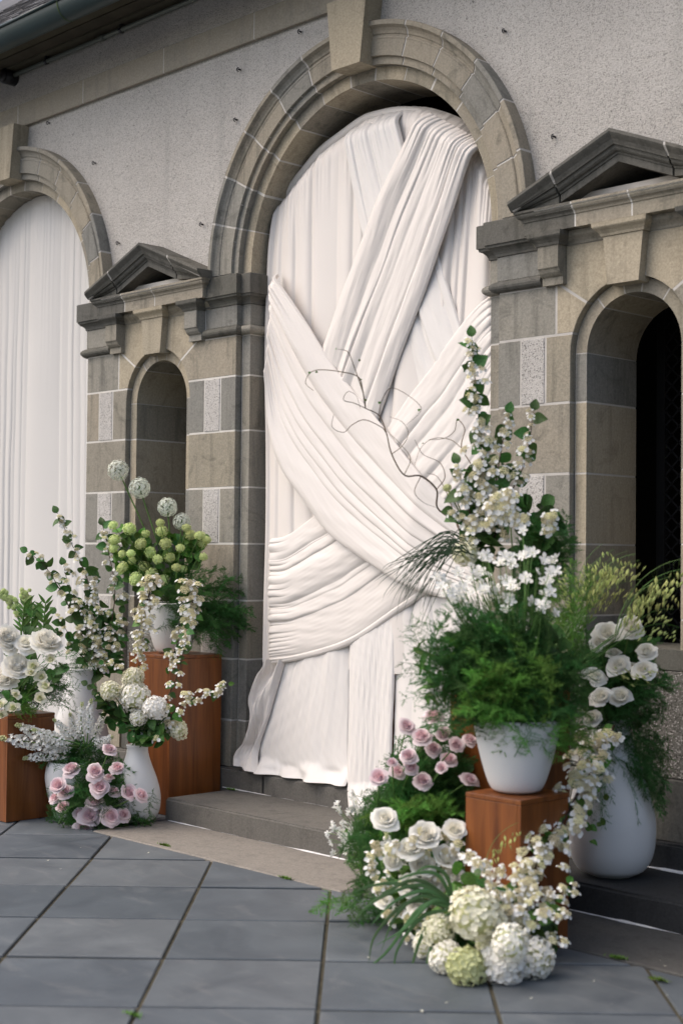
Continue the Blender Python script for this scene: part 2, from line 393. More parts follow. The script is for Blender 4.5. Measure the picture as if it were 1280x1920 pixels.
# ================================================================== the setting
ground = MB(); ground.add([(-120, -140, -.010), (120, -140, -.010), (120, 60, -.010), (-120, 60, -.010)], [(0, 1, 2, 3)])
g = bake(ground, 'ground', 'soil'); g['kind'] = 'structure'
paving = empty('pavement', (0, 0, 0), kind='structure')
STEP_Y, STEP2_Y, BORD_Y, STEP_X0 = -.55, -.05, -1.045, -.97
def clip(P, ax, lim, keep_less):
    out = []; n = len(P)
    ins = lambda p: (p[ax] <= lim) if keep_less else (p[ax] >= lim)
    for i in range(n):
        a, b = P[i], P[(i+1) % n]
        if ins(a): out.append(a)
        if ins(a) != ins(b):
            t = (lim-a[ax])/(b[ax]-a[ax]); out.append((a[0]+(b[0]-a[0])*t, a[1]+(b[1]-a[1])*t))
    return out
def parea(P): return abs(sum(P[i][0]*P[(i+1) % len(P)][1]-P[(i+1) % len(P)][0]*P[i][1] for i in range(len(P))))/2 if len(P) > 2 else 0
for ip in range(-7, 7):
    for im in range(-3, 11):
        p0, m0 = -.113+.857*ip, .25+.85*im; p1, m1 = p0+.857, m0+.85
        D4 = [((p+m)/2, (p-m)/2) for p, m in ((p0, m0+.008), (p0, m1-.008), (p1, m1-.008), (p1, m0+.008))]
        xs = [q[0] for q in D4]; pcs = []
        if max(xs) <= STEP_X0+.02: pcs = [clip(D4, 1, -.06, True)]
        elif min(xs) >= STEP_X0: pcs = [clip(D4, 1, BORD_Y, True)]
        else: pcs = [clip(D4, 1, BORD_Y, True), clip(clip(D4, 1, BORD_Y, False), 0, STEP_X0, True)]
        for P in pcs:
            if len(P) < 3 or parea(P) < .004: continue
            P = [q for i, q in enumerate(P) if math.dist(q, P[i-1]) > .004]
            if len(P) < 3: continue
            mb = MB(); slab_poly(mb, P, random.uniform(-.003, .003), -.05, .0075, .004, 'xy'); bake(mb, 'paving_slab', 'paving', paving)
# paving carried on beyond the slabs that show
far = MB()
for lo, hi in (((-120, -140, -.02), (120, -9.6, -.004)), ((-120, -9.6, -.02), (-6.6, -.06, -.004)), ((11.2, -9.6, -.02), (120, -.06, -.004))): box(far, lo, hi)
bake(far, 'paved_ground', 'paving', paving)
# flush border stones in front of the steps
border = empty('border_paving', (0, BORD_Y, 0), kind='structure')
bx = [-.97, 1.0, 1.75, 2.95, 4.3, 5.7]
for i in range(len(bx)-1):
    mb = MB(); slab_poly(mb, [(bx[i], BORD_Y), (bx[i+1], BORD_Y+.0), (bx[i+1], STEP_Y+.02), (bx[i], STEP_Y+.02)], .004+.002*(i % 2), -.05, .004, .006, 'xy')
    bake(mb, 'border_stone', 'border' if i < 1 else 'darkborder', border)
steps = empty('steps', (0, STEP_Y, 0), kind='structure')
def step_block(x0, x1, y0, y1, z0, z1, mat):
    bm = bmesh.new(); bmesh.ops.create_cube(bm, size=1)
    for v in bm.verts: v.co = Vector((x0+.003+(v.co.x+.5)*(x1-x0-.006), y0+(v.co.y+.5)*(y1-y0), z0+(v.co.z+.5)*(z1-z0)))
    bmesh.ops.subdivide_edges(bm, edges=[e for e in bm.edges if abs(e.verts[0].co.x-e.verts[1].co.x) > .1], cuts=14)
    ed = [e for e in bm.edges if all(v.co.z > z1-.001 and v.co.y < y0+.001 for v in e.verts)] + [e for e in bm.edges if all(v.co.x < x0+.004 and v.co.z > z1-.001 for v in e.verts)]
    ed += [e for e in bm.edges if all(v.co.x < x0+.004 and v.co.y < y0+.001 for v in e.verts)]
    bmesh.ops.bevel(bm, geom=list(set(ed)), offset=.012, segments=3, affect='EDGES')
    for v in bm.verts:
        if v.co.z > z1-.03: v.co += Vector((0, random.uniform(-.002, .002), random.uniform(-.0018, .0018)))
    me = bpy.data.meshes.new('step_stone'); bm.to_mesh(me); bm.free(); me.materials.append(M[mat])
    return obj('step_stone', me, steps)
s1 = [STEP_X0, 1.62, 3.1, 5.0]
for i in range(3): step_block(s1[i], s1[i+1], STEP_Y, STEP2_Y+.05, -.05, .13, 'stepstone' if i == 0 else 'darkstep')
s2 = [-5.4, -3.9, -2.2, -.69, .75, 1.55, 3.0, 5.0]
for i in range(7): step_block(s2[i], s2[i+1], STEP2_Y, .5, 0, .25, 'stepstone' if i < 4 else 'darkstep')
def mortar_strip(x0, x1, y, z, w=.018):
    mb = MB(); n = int((x1-x0)/.03)
    top = []; 
    for i in range(n+1):
        x = x0+(x1-x0)*i/n; a = w*(.45+.75*abs(math.sin(i*.37)+math.sin(i*.113+2)*.6)*random.uniform(.5, 1))
        a *= max(0., min(1., .55+.9*math.sin(i*.061+x0*3)+.5*math.sin(i*.19)))*1.15; top += [(x, y-a, z+.0005), (x, y-a*.4, z+.001+a*.25), (x, y+.003, z+.001+a*.45)]
    mb.add(top, [(i*3+k, i*3+3+k, i*3+4+k, i*3+1+k) for i in range(n) for k in range(2)])
    bake(mb, 'mortar_joint', 'mortar2', steps, True)
mortar_strip(-.93, 4.5, STEP_Y, .0055); mortar_strip(-1.05, 4.5, STEP2_Y, .131, .014)

# ================================================================== the building
bld = empty('stone_building', (0, 0, 0), label='roughcast and sandstone building with arched openings and small pediments', cat='building')
ZS, RI, RO, R2, YR, DEEP = 3.247, 1.025, 1.255, .95, .04, .46
PER = 3.615; NC = 1.825                       # bay spacing; niche centre offset
COURSE = [.53, .90, 1.255, 1.60, 1.943, 2.29, 2.625, 2.874]
arches = [-PER, 0.]
# roughcast wall above the openings, cut round the arches
wl_ = MB(); xs = np.arange(-6.2, 5.21, .02); lo = []
for x in xs:
    z = 2.95
    for c in arches+[PER]:
        if abs(x-c) < 1.2: z = max(z, ZS+math.sqrt(1.2**2-(x-c)**2))
    for c in (-NC, NC):
        if abs(x-c) < .58: z = max(z, 3.515-abs(x-c)*.408)
    lo.append(z)
V = [];
for x, z in zip(xs, lo): V += [(x, .03, z), (x, .03, 5.25)]
wl_.add(V, [(2*i, 2*i+2, 2*i+3, 2*i+1) for i in range(len(xs)-1)])
bake(wl_, 'roughcast_wall', 'roughcast', bld)
# dark room behind the openings
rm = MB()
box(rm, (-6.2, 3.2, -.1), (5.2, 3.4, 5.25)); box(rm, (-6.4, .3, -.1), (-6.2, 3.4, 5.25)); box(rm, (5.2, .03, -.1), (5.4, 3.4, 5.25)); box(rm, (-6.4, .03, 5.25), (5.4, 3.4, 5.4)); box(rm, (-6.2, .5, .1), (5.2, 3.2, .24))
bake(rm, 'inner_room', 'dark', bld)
# pier cores keep light out of the room between the openings
for cx in (-NC, NC):
    cm = MB()
    for x0, x1 in ((cx-.84, cx-.30), (cx+.30, cx+.84)): box(cm, (x0, .1, .1), (x1, .44, 3.3))
    box(cm, (cx-.7, .1, 2.95), (cx+.7, .44, 3.235)); box(cm, (cx-.7, .305, 3.2), (cx+.7, .44, 3.7))
    bake(cm, 'pier_core', 'mortar', bld)
bk = MB()   # back of the wall above the arches
V = []
for x, z in zip(xs, lo): V += [(x, DEEP-.01, max(min(z-.12, 4.4), 3.2)), (x, DEEP-.01, 5.25)]
bk.add(V, [(2*i, 2*i+2, 2*i+3, 2*i+1) for i in range(len(xs)-1)]); bake(bk, 'wall_back', 'dark', bld)

VA = [0, 15.1, 28.7, 42.6, 56.8, 70.5, 84.2]
def archway(cx, draped):
    A = empty('archway', (cx, 0, ZS), bld)
    prof = [(RI, .10), (RI, 0), (1.066, 0), (1.068, -.02), (1.152, -.02), (1.156, -.02), (1.163, -.023), (1.170, -.02), (1.174, -.013), (1.182, -.013), (1.188, -.02), (1.2, -.024), (1.214, -.034), (1.224, -.05), (1.228, -.056), (1.252, -.056), (1.255, -.052), (1.255, .10)]
    core = MB(); arch_sweep(core, cx, ZS, [(r+(.001 if i < 2 else -.0 if i < len(prof)-2 else -.001), y+.0032) for i, (r, y) in enumerate(prof)], R(.2), R(179.8), 60)
    arch_sweep(core, cx, ZS, [(RI-.001, YR+.001), (R2+.001, YR+.001), (R2+.001, DEEP-.01), (RI, DEEP-.01)], R(.2), R(179.8), 60)
    bake(core, 'mortar_bed', 'mortar', A)
    g = .0062
    for sgn in (1, -1):
        for i in range(6):
            a, b = R(VA[i])+g/1.15, R(VA[i+1])-g/1.15
            if sgn < 0: a, b = math.pi-b, math.pi-a
            d = random.uniform(-.0006, .0006)
            mb = MB(); arch_sweep(mb, cx, ZS, [(r+(d if k == len(prof)-1 or k == len(prof)-2 else 0), y+d) for k, (r, y) in enumerate(prof)], a, b, 7)
            bake(mb, 'voussoir', random.choice(['stone', 'grey', 'stone', 'stone']), A)
            a, b = a+R(.4)*random.uniform(-1, 1), b
            mb = MB(); arch_sweep(mb, cx, ZS, [(RI-.003, YR), (R2, YR), (R2, DEEP), (RI-.003, DEEP)], a, b, 7)
            bake(mb, 'soffit_stone', random.choice(['stone', 'warm', 'stone']), A)
    mb = MB(); arch_sweep(mb, cx, ZS, [(RI-.003, YR), (R2, YR), (R2, DEEP), (RI-.003, DEEP)], R(84.6), R(95.4), 5); bake(mb, 'soffit_stone', 'stone', A)
    # keystone: tapered block, proud of the mouldings
    mb = MB(); zt, zb, wt, wb, yf = 4.655, 4.262, .158, .112, -.10
    V = []
    for y in (yf, .06):
        k = 1.0
        V += [(cx-wb*k, y, zb), (cx+wb*k, y, zb), (cx+wt*k, y, zt), (cx-wt*k, y, zt)]
    mb.add(V, [(0, 1, 2, 3), (1, 5, 6, 2), (3, 2, 6, 7), (0, 3, 7, 4), (0, 4, 5, 1)]); bake(mb, 'keystone', 'warm', A)
    # impost returns and reveal stones below the springing, both sides
    for s in (-1, 1):
        if draped and False: continue
        pth = [(cx+s*RI, YR), (cx+s*R2, YR), (cx+s*R2, DEEP)]
        if s > 0: pth = pth[::-1]
        for prf, nm, mt in ((IMP_TORUS, 'torus_stone', 'grey'), (IMP_FRIEZE, 'frieze_stone', 'grey'), (IMP_BLOCK, 'impost_block', 'darkstone')):
            mb = MB(); sweep_plan(mb, pth, prf); bake(mb, nm, mt if nm != 'frieze_stone' else 'grey', A)
        for i in range(-1, len(COURSE)-1):
            z0, z1 = (.25, COURSE[0]) if i < 0 else (COURSE[i], COURSE[i+1])
            mb = MB(); e = .012 if i < 0 else 0; p2 = [(cx+s*(RI-.004), YR-e), (cx+s*(R2-e), YR-e), (cx+s*(R2-e), DEEP), (cx+s*(RI-.004), DEEP)]
            slab_poly(mb, p2, z1-.005, z0+.005, .0, .001, 'xy'); bake(mb, 'reveal_stone', random.choice(['stone', 'grey', 'grey']), A)
        mb = MB(); box(mb, (min(cx+s*RI, cx+s*(R2+.0012)), YR+.0012, .25), (max(cx+s*RI, cx+s*(R2+.0012)), DEEP-.004, 3.24)); bake(mb, 'mortar_bed', 'mortar', A)
    return A
IMP_TORUS = [(-.02, 2.876), (.012, 2.876), (.024, 2.882), (.033, 2.892), (.036, 2.903), (.033, 2.914), (.024, 2.924), (.012, 2.931), (-.02, 2.931)]
IMP_FRIEZE = [(-.02, 2.935), (.004, 2.935), (.004, 3.056), (-.02, 3.056)]
IMP_BLOCK = [(-.02, 3.060), (.010, 3.060), (.012, 3.072), (.018, 3.084), (.032, 3.098), (.046, 3.104), (.048, 3.116), (.056, 3.118), (.056, 3.234), (.052, 3.238), (-.02, 3.238)]
for c in arches: archway(c, True)
archway(PER, True)

def niche(cx, label):
    A = empty('niche_bay', (cx, 0, 0), bld, label=label)
    zc, r1, r2, yr, hw = 2.525, .333, .266, .036, .795
    X = lambda P: [(cx+x, z) for x, z in P]
    arc = lambda a0, a1, n=8, r=r1: [(r*math.cos(R(a0+(a1-a0)*i/n)), zc+r*math.sin(R(a0+(a1-a0)*i/n))) for i in range(n+1)]
    def st(P, mat, y=0., name='ashlar_stone', gap=.0055, dep_=.12):
        mb = MB(); slab_poly(mb, X(P), y+random.uniform(-.0006, .0006), dep_, gap, .002); return bake(mb, name, mat, A)
    # mortar bed just behind the faces
    core = MB()
    for s in (-1, 1):
        P = [(s*(hw-.009), .25), (s*(r1+.009), .25), (s*(r1+.009), zc)]+[(s*x, z) for x, z in arc(0, 90, 12, r1+.009)]+[(0, 3.3), (s*(hw-.009), 3.3)]
        slab_poly(core, X(P), .0012, .11, 0, .0005)
    bake(core, 'mortar_bed', 'mortar', A)
    for s in (-1, 1):
        m_ = lambda P: [(s*x, z) for x, z in P]
        a62 = math.degrees(math.asin((2.625-zc)/r1))
        st(m_([(.07, 3.06)]+[(.09, math.sqrt(r1*r1-.0081)+zc)]+arc(74, 45, 5)+[(.41, 2.874), (.41, 3.06)]), 'warm')                       # upper spandrel
        if s < 0:
            st(m_([(.425, 2.874)]+[(.41, 2.874)]+arc(45, a62, 5)+[(.425, 2.625)]), 'warm'); st(m_([(.425, 2.625), (hw, 2.625), (hw, 2.874), (.425, 2.874)]), 'grey')
        else: st(m_(arc(a62, 45, 5)+[(.41, 2.874), (hw, 2.874), (hw, 2.625)]), 'stone')
        for i in range(6):                                                    # courses below
            z0, z1 = COURSE[i], COURSE[i+1]; top = arc(0, a62, 3) if i == 5 else [(r1, z1)]
            if i % 2 == 1:
                st(m_([(r1, z0), (.49, z0), (.49, z1)]+top[::-1]), random.choice(['grey', 'stone', 'grey']))
                st(m_([(.49, z0), (.645, z0), (.645, z1), (.49, z1)]), 'pebble', -.003, 'roughcast_panel', .006)
                st(m_([(.645, z0), (hw, z0), (hw, z1), (.645, z1)]), random.choice(['grey', 'stone']))
            else: st(m_([(r1, z0), (hw, z0), (hw, z1)]+top[::-1]), random.choice(['stone', 'stone', 'grey']))
        st(m_([(r1, .25), (hw+.01, .25), (hw+.01, COURSE[0]), (r1, COURSE[0])]), 'stone', -.015, 'plinth_stone')
        # inner ring and reveal stones of the niche
        for i in range(1, 6):
            z0, z1 = COURSE[i], COURSE[i+1] if i < 5 else zc
            mb = MB(); slab_poly(mb, [(cx+s*(r1-.003), yr), (cx+s*r2, yr), (cx+s*r2, .45), (cx+s*(r1-.003), .45)], z1-(.0045 if i < 5 else 0), z0+.0045, .0, .001, 'xy'); bake(mb, 'reveal_stone', random.choice(['stone', 'grey', 'warm']), A)
        mb = MB(); box(mb, (min(cx+s*r1, cx+s*(r2+.0012)), yr+.0012, 1.0), (max(cx+s*r1, cx+s*(r2+.0012)), .446, zc)); bake(mb, 'mortar_bed', 'mortar', A)
    core = MB(); arch_sweep(core, cx, zc, [(r1-.001, yr+.001), (r2+.001, yr+.001), (r2+.001, .446), (r1, .446)], 0, math.pi, 30); bake(core, 'mortar_bed', 'mortar', A)
    for a0, a1 in ((0, 52), (52, 80), (80, 100), (100, 128), (128, 180)):
        mb = MB(); arch_sweep(mb, cx, zc, [(r1-.003, yr), (r2, yr), (r2, .45), (r1-.003, .45)], R(a0)+.014, R(a1)-.014, 8); bake(mb, 'ring_stone', random.choice(['warm', 'stone']), A)
    # sill and apron below the opening
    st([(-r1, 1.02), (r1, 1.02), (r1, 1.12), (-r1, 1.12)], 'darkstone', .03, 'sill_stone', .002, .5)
    st([(-r1, .53), (r1, .53), (r1, 1.02), (-r1, 1.02)], 'shadepebble', .03, 'roughcast_panel', .002)  # same pebble render, shade below the opening put into its tone
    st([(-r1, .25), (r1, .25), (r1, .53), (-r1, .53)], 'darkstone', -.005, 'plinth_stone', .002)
    # keystone
    mb = MB(); V = []
    for y, k in ((-.05, 1), (.05, 1)): V += [(cx-.088*k, y, 2.826), (cx+.088*k, y, 2.826), (cx+.112*k, y, 3.055), (cx-.112*k, y, 3.055)]
    mb.add(V, [(0, 1, 2, 3), (1, 5, 6, 2), (3, 2, 6, 7), (0, 3, 7, 4), (0, 4, 5, 1)]); bake(mb, 'keystone', 'warm', A)
    bed = [(-.02, 3.056), (.006, 3.056), (.010, 3.068), (.02, 3.08), (.034, 3.092), (.038, 3.098), (.04, 3.118), (-.02, 3.118)]
    mb = MB(); sweep_plan(mb, [(cx-.115, .0), (cx-.115, -.05), (cx+.115, -.05), (cx+.115, .0)], bed); bake(mb, 'keystone_cap', 'warm', A)
    mb = MB(); sweep_plan(mb, [(cx-.55, 0), (cx+.55, 0)], bed); bake(mb, 'bed_mould', 'stone', A)
    # corbels under the cornice
    for s in (-1, 1):
        x0 = cx+s*.425-.062; mb = MB(); P = [(.05, 3.06), (-.07, 3.06), (-.07, 2.948), (-.062, 2.940), (-.055, 2.925), (-.042, 2.912), (-.03, 2.905), (-.03, 2.868), (.05, 2.868)]
        V = [(x0, y, z) for y, z in P]+[(x0+.124, y, z) for y, z in P]; n = len(P)
        mb.add(V, [(i, (i+1) % n, n+(i+1) % n, n+i) for i in range(n)]+[tuple(range(n))[::-1], tuple(range(n, 2*n))]); bake(mb, 'corbel', 'stone' if s < 0 else 'grey', A)
        mb = MB(); sweep_plan(mb, [(x0-.002, .0), (x0-.002, -.07), (x0+.126, -.07), (x0+.126, .0)], bed); bake(mb, 'corbel_cap', 'darkstone', A)
        # impost mouldings either side of the pediment
        pth = [(cx+s*.50, 0), (cx+s*hw, 0), (cx+s*hw, YR+.02)]
        if s < 0: pth = pth[::-1]
        for prf, nm, mt in ((IMP_TORUS, 'torus_stone', 'darkstone'), (IMP_FRIEZE, 'frieze_stone', 'grey'), (IMP_BLOCK, 'impost_block', 'darkstone')):
            mb = MB(); sweep_plan(mb, pth, prf); bake(mb, nm, mt, A)
    # horizontal cornice in three stones
    cor = [(-.02, 3.12), (.085, 3.12), (.085, 3.182), (.090, 3.184), (.092, 3.192), (.097, 3.198), (.109, 3.206), (.114, 3.214), (.115, 3.222), (.122, 3.226), (.122, 3.237), (-.30, 3.2372)]
    W = .478; j1, j2 = -.25, .075
    for pth, mt in (([(-W, .03), (-W, 0), (j1-.005, 0)], 'darkstone'), ([(j1+.005, 0), (j2-.005, 0)], 'stone'), ([(j2+.005, 0), (W, 0), (W, .03)], 'stone')):
        mb = MB(); sweep_plan(mb, [(cx+x, y) for x, y in pth], cor); bake(mb, 'cornice_stone', mt, A)
    mb = MB(); sweep_plan(mb, [(cx-W+.004, 0), (cx+W-.004, 0)], [(o-.0012 if o > 0 else o, 3.1785+(z-3.1785)*.97) for o, z in cor]); bake(mb, 'mortar_bed', 'mortar', A)
    # raking cornices
    Wp, ze, za = .605, 3.285, 3.532; al = math.atan2(za-ze, Wp)
    pr = [(0, .3), (0, -.162), (.014, -.164), (.022, -.158), (.04, -.14), (.056, -.131), (.062, -.129), (.064, -.118), (.078, -.114), (.086, -.106), (.089, -.095), (.098, -.093), (.100, -.086), (.132, -.086), (.132, .3)]
    def rake(x0, x1, mat, name='pediment_stone', eps=0.):
        mb = MB(); m = len(pr); xx = [x0, 0., x1] if x0 < 0 < x1 else [x0, x1]; V = []
        for x in xx:
            for nn, y in pr:
                z = za-abs(x)*math.tan(al)-(.069+(nn-.069)*(.975 if eps else 1))/math.cos(al); V.append((cx+x, y+(eps if y < 0 else 0), max(z, 3.236+eps)))
        F = [(i*m+j, i*m+(j+1) % m, (i+1)*m+(j+1) % m, (i+1)*m+j) for i in range(len(xx)-1) for j in range(m)]
        F += [tuple(range(m))[::-1], tuple((len(xx)-1)*m+j for j in range(m))]; mb.add(V, F); bake(mb, name, mat, A)
    rake(-Wp, -.346, 'darkstone'); rake(-.334, .294, 'darkstone'); rake(.306, Wp, 'darkstone'); rake(-Wp+.01, Wp-.01, 'mortar', 'mortar_bed', .0012)
    st([(-.5, 3.22), (.5, 3.22), (0, 3.45)], 'darkstone', .26, 'tympanum', .001, .30)
    return A
niche(-NC, 'niche bay with pediment, far side of the draped arch'); niche(NC, 'niche bay with pediment and dark lattice opening beside the flowers')
# lattice gate deep in the opening beside the flowers
for cx in (NC,):
    mb = MB(); y = .75
    for k in range(-14, 30):
        for s in (1, -1):
            a = (cx-.34, 0, .9+k*.085); b = (cx+.34, 0, .9+k*.085+s*.68)
            z0, z1 = sorted((a[2], b[2]))
            if z1 < 1. or z0 > 2.95: continue
            mb.add([(a[0], y, a[2]-.006), (b[0], y, b[2]-.006), (b[0], y, b[2]+.006), (a[0], y, a[2]+.006), (a[0], y+.008, a[2]-.006), (b[0], y+.008, b[2]-.006), (b[0], y+.008, b[2]+.006), (a[0], y+.008, a[2]+.006)], [(0, 1, 2, 3), (3, 2, 6, 7), (4, 5, 1, 0)])
    for x in (-.34, -.01, .30): box(mb, (cx+x, y-.01, .5), (cx+x+.05, y+.03, 3.0))
    bake(mb, 'lattice_gate', 'iron', bld)

# string course
sc_ = empty('string_course', (0, 0, 4.67), bld)
jx = [-5.6, -4.62, -3.56, -2.72, -1.80, -.90, .05, .95, 1.9, 2.85, 3.8, 5.2]
prf = [(-.03, 4.672), (.0, 4.672), (.004, 4.66), (.03, 4.66), (.034, 4.668), (.034, 4.826), (.028, 4.83), (-.03, 4.838)]
for i in range(len(jx)-1):
    mb = MB(); sweep_plan(mb, [(jx[i]+.005, .03), (jx[i+1]-.005, .03)], prf); bake(mb, 'band_stone', 'band', sc_)
mb = MB(); sweep_plan(mb, [(-5.6, .03), (5.2, .03)], [(o-.0012 if o > 0 else o, 4.748+(z-4.748)*.985) for o, z in prf]); bake(mb, 'mortar_bed', 'mortar', sc_)
# eaves: boards, gutter, slates, conduit
ev = empty('eaves', (0, -.2, 5.1), bld)
for y0, y1, z in ((-.06, .03, 5.10), (-.17, -.065, 5.112), (-.28, -.175, 5.118), (-.40, -.285, 5.124)):
    mb = MB(); box(mb, (-6.4, y0, z), (5.4, y1, z+.03)); bake(mb, 'soffit_board', 'eave', ev)
mb = MB(); box(mb, (-6.4, -.425, 5.09), (5.4, -.402, 5.165)); bake(mb, 'fascia_board', 'eave', ev)
gt = empty('gutter', (0, -.5, 5.15), bld)
GY, GZ, GR = -.495, 5.075, .092
gx = [-6.4, -4.35, -3.10, -2.16, -1.0, .6, 2.4, 5.4]
for i in range(len(gx)-1):
    mb = MB(); V = []; n = 15
    for x in (gx[i], gx[i+1]-.002):
        for k in range(n):
            a = math.pi*(k/(n-1)); V.append((x, GY-GR*math.cos(a), GZ-GR*1.15*math.sin(a)))
    mb.add(V, [(k, k+1, n+k+1, n+k) for k in range(n-1)])
    tube(mb, [(gx[i], GY-GR-.004, GZ+.004), (gx[i+1]-.002, GY-GR-.004, GZ+.004)], .011, 8)
    bake(mb, 'gutter_length', 'gutter', gt, True)
    mb = MB(); V = []
    for x in (gx[i]-.004, gx[i]+.004):
        for k in range(n):
            a = math.pi*(k/(n-1)); V.append((x, GY-(GR+.004)*math.cos(a), GZ-(GR*1.15+.004)*math.sin(a)))
    mb.add(V, [(k, k+1, n+k+1, n+k) for k in range(n-1)]); bake(mb, 'gutter_seam', 'lead' if i in (2, 3) else 'gutter', gt, True)
rf = empty('roof', (0, 0, 5.25), bld)
mb = MB(); ra = R(40); oy, oz = -.50, 5.11; up_ = (0, math.cos(ra), math.sin(ra))
mb.add([(-6.4, oy, oz-.03), (5.4, oy, oz-.03), (5.4, oy+3*up_[1], oz-.03+3*up_[2]), (-6.4, oy+3*up_[1], oz-.03+3*up_[2])], [(0, 1, 2, 3)]); bake(mb, 'roof_deck', 'slate', rf)
for row in range(12):
    x = -5.6+(row % 2)*.11
    while x < -1.2:
        w = random.uniform(.17, .25); d0 = row*.105; t = .010
        mb = MB(); V = []
        tl = random.uniform(-.004, .006)
        for dx, d, h in ((.003, d0, .020+tl), (w-.003, d0+random.uniform(-.008, .008), .018), (w-.003, d0+.2, .002), (.003, d0+.2, .002), (.003, d0, .018-t), (w-.003, d0, .018-t)):
            V.append((x+dx, oy+d*up_[1]-h*up_[2], oz+d*up_[2]+h*up_[1]))
        mb.add(V, [(0, 1, 2, 3), (4, 5, 1, 0), (0, 3, 4), (1, 5, 2)]); bake(mb, 'slate', 'slate', rf); x += w
cp = empty('conduit', (0, 0, 5.06), bld)
mb = MB(); tube(mb, [(-3.62, -.008, 5.062), (2.5, -.008, 5.062)], .016, 10); bake(mb, 'conduit_pipe', 'conduit', cp, True)
for x in (-3.18, -2.27, -1.35, -.4, .5): 
    mb = MB(); tube(mb, [(x-.012, -.008, 5.062), (x+.012, -.008, 5.062)], .021, 10); box(mb, (x-.012, -.02, 5.075), (x+.012, .03, 5.10)); bake(mb, 'pipe_clip', 'hook', cp)
mb = MB(); tube(mb, [(-2.52, -.008, 5.062), (-2.46, -.008, 5.062)], .021, 10); bake(mb, 'pipe_coupling', 'conduit', cp, True)
mb = MB(); tube(mb, [(-3.66, .03, 5.055), (-3.66, -.07, 5.055)], .055, 16); tube(mb, [(-3.66, -.07, 5.055), (-3.66, -.085, 5.055)], [.05, .03], 16); tube(mb, [(-3.62, -.02, 5.03), (-3.74, -.10, 5.05), (-3.86, -.12, 5.06)], .02, 8); bake(mb, 'junction_box', 'hook', cp, True)
# little black hooks left in the render
for x, y in ((94, 231), (180, 306), (225, 456), (381, 421), (445, 225), (565, 60), (948, 59), (1040, 257), (451, 131)):
    p = onY(x, y, .03); mb = MB(); tube(mb, [p+Vector((0, .01, 0)), p+Vector((0, -.018, 0))], .0055, 8)
    tube(mb, smooth_path([p+Vector((0, -.016, .010)), p+Vector((0, -.03, .002)), p+Vector((0, -.026, -.012)), p+Vector((0, -.016, -.012))], 8), .0032, 6)
    bake(mb, 'wall_hook', 'hook', bld, True)
# ================================================================== drapery
def folds(n, seed, sig=.7, _=0):
    """a row of fold cells across a cloth: returns f(s) -> height of the pleat, sharp valleys and round ridges"""
    r = np.random.default_rng(seed); w = np.exp(r.normal(0, sig, n)); e = np.concatenate([[0], np.cumsum(w)]); e /= e[-1]
    amp = r.uniform(.55, 1.0, n)*(w/w.mean())**.5; k1 = r.uniform(.7, 2.4, n); k2 = r.uniform(4.5, 10, n); fl = r.random(n) < .22; tilt = r.uniform(-.35, .35, n)
    fr_ = r.uniform(1.5, 5, n); ph_ = r.uniform(0, 6.3, n)
    def f(s, t=None):
        s = np.clip(s, 0, .99999); k = np.clip(np.searchsorted(e, s, 'right')-1, 0, n-1)
        u = (s-e[k])/(e[k+1]-e[k]); u = np.where(fl[k], 1-u, u)
        md = 1. if t is None else .68+.32*np.sin(t*fr_[k]+ph_[k])
        return md*amp[k]*(1-np.exp(-u*k1[k]))/(1-np.exp(-k1[k]))*(1-np.exp(-(1-u)*k2[k]))*(1+tilt[k]*(u-.5))
    return f
def fbm(u, v, seed, oct=3, f0=1.):
    r = np.random.default_rng(seed); o = np.zeros(np.broadcast(u, v).shape); a = 1.
    for _ in range(oct):
        for _k in range(3):
            an = r.uniform(0, 2*np.pi); ph = r.uniform(0, 2*np.pi); o = o+a*np.sin((u*np.cos(an)+v*np.sin(an))*f0*2*np.pi+ph)/3
        f0 *= 1.9; a *= .5
    return o
def interp_poly(P, t):
    P = np.array(P, float); d = np.concatenate([[0], np.cumsum(np.linalg.norm(np.diff(P, axis=0), axis=1))]); d /= d[-1]
    # smooth through the points
    tt = np.asarray(t); out = np.stack([np.interp(tt, d, P[:, k]) for k in range(P.shape[1])], -1)
    if len(P) > 2:
        sm = np.array(smooth_path([tuple(p) for p in P], 200)); dd = np.concatenate([[0], np.cumsum(np.linalg.norm(np.diff(sm, axis=0), axis=1))]); dd /= dd[-1]
        out = np.stack([np.interp(tt, dd, sm[:, k]) for k in range(P.shape[1])], -1)
    return out
def YB(z): return .15-.115*min(max((2.3-z)/2.05, 0), 1)
def hang(x, y, off):
    p = onY(x, y, .12)
    for _ in range(3): p = onY(x, y, YB(p.z)-off)
    return np.array(p)
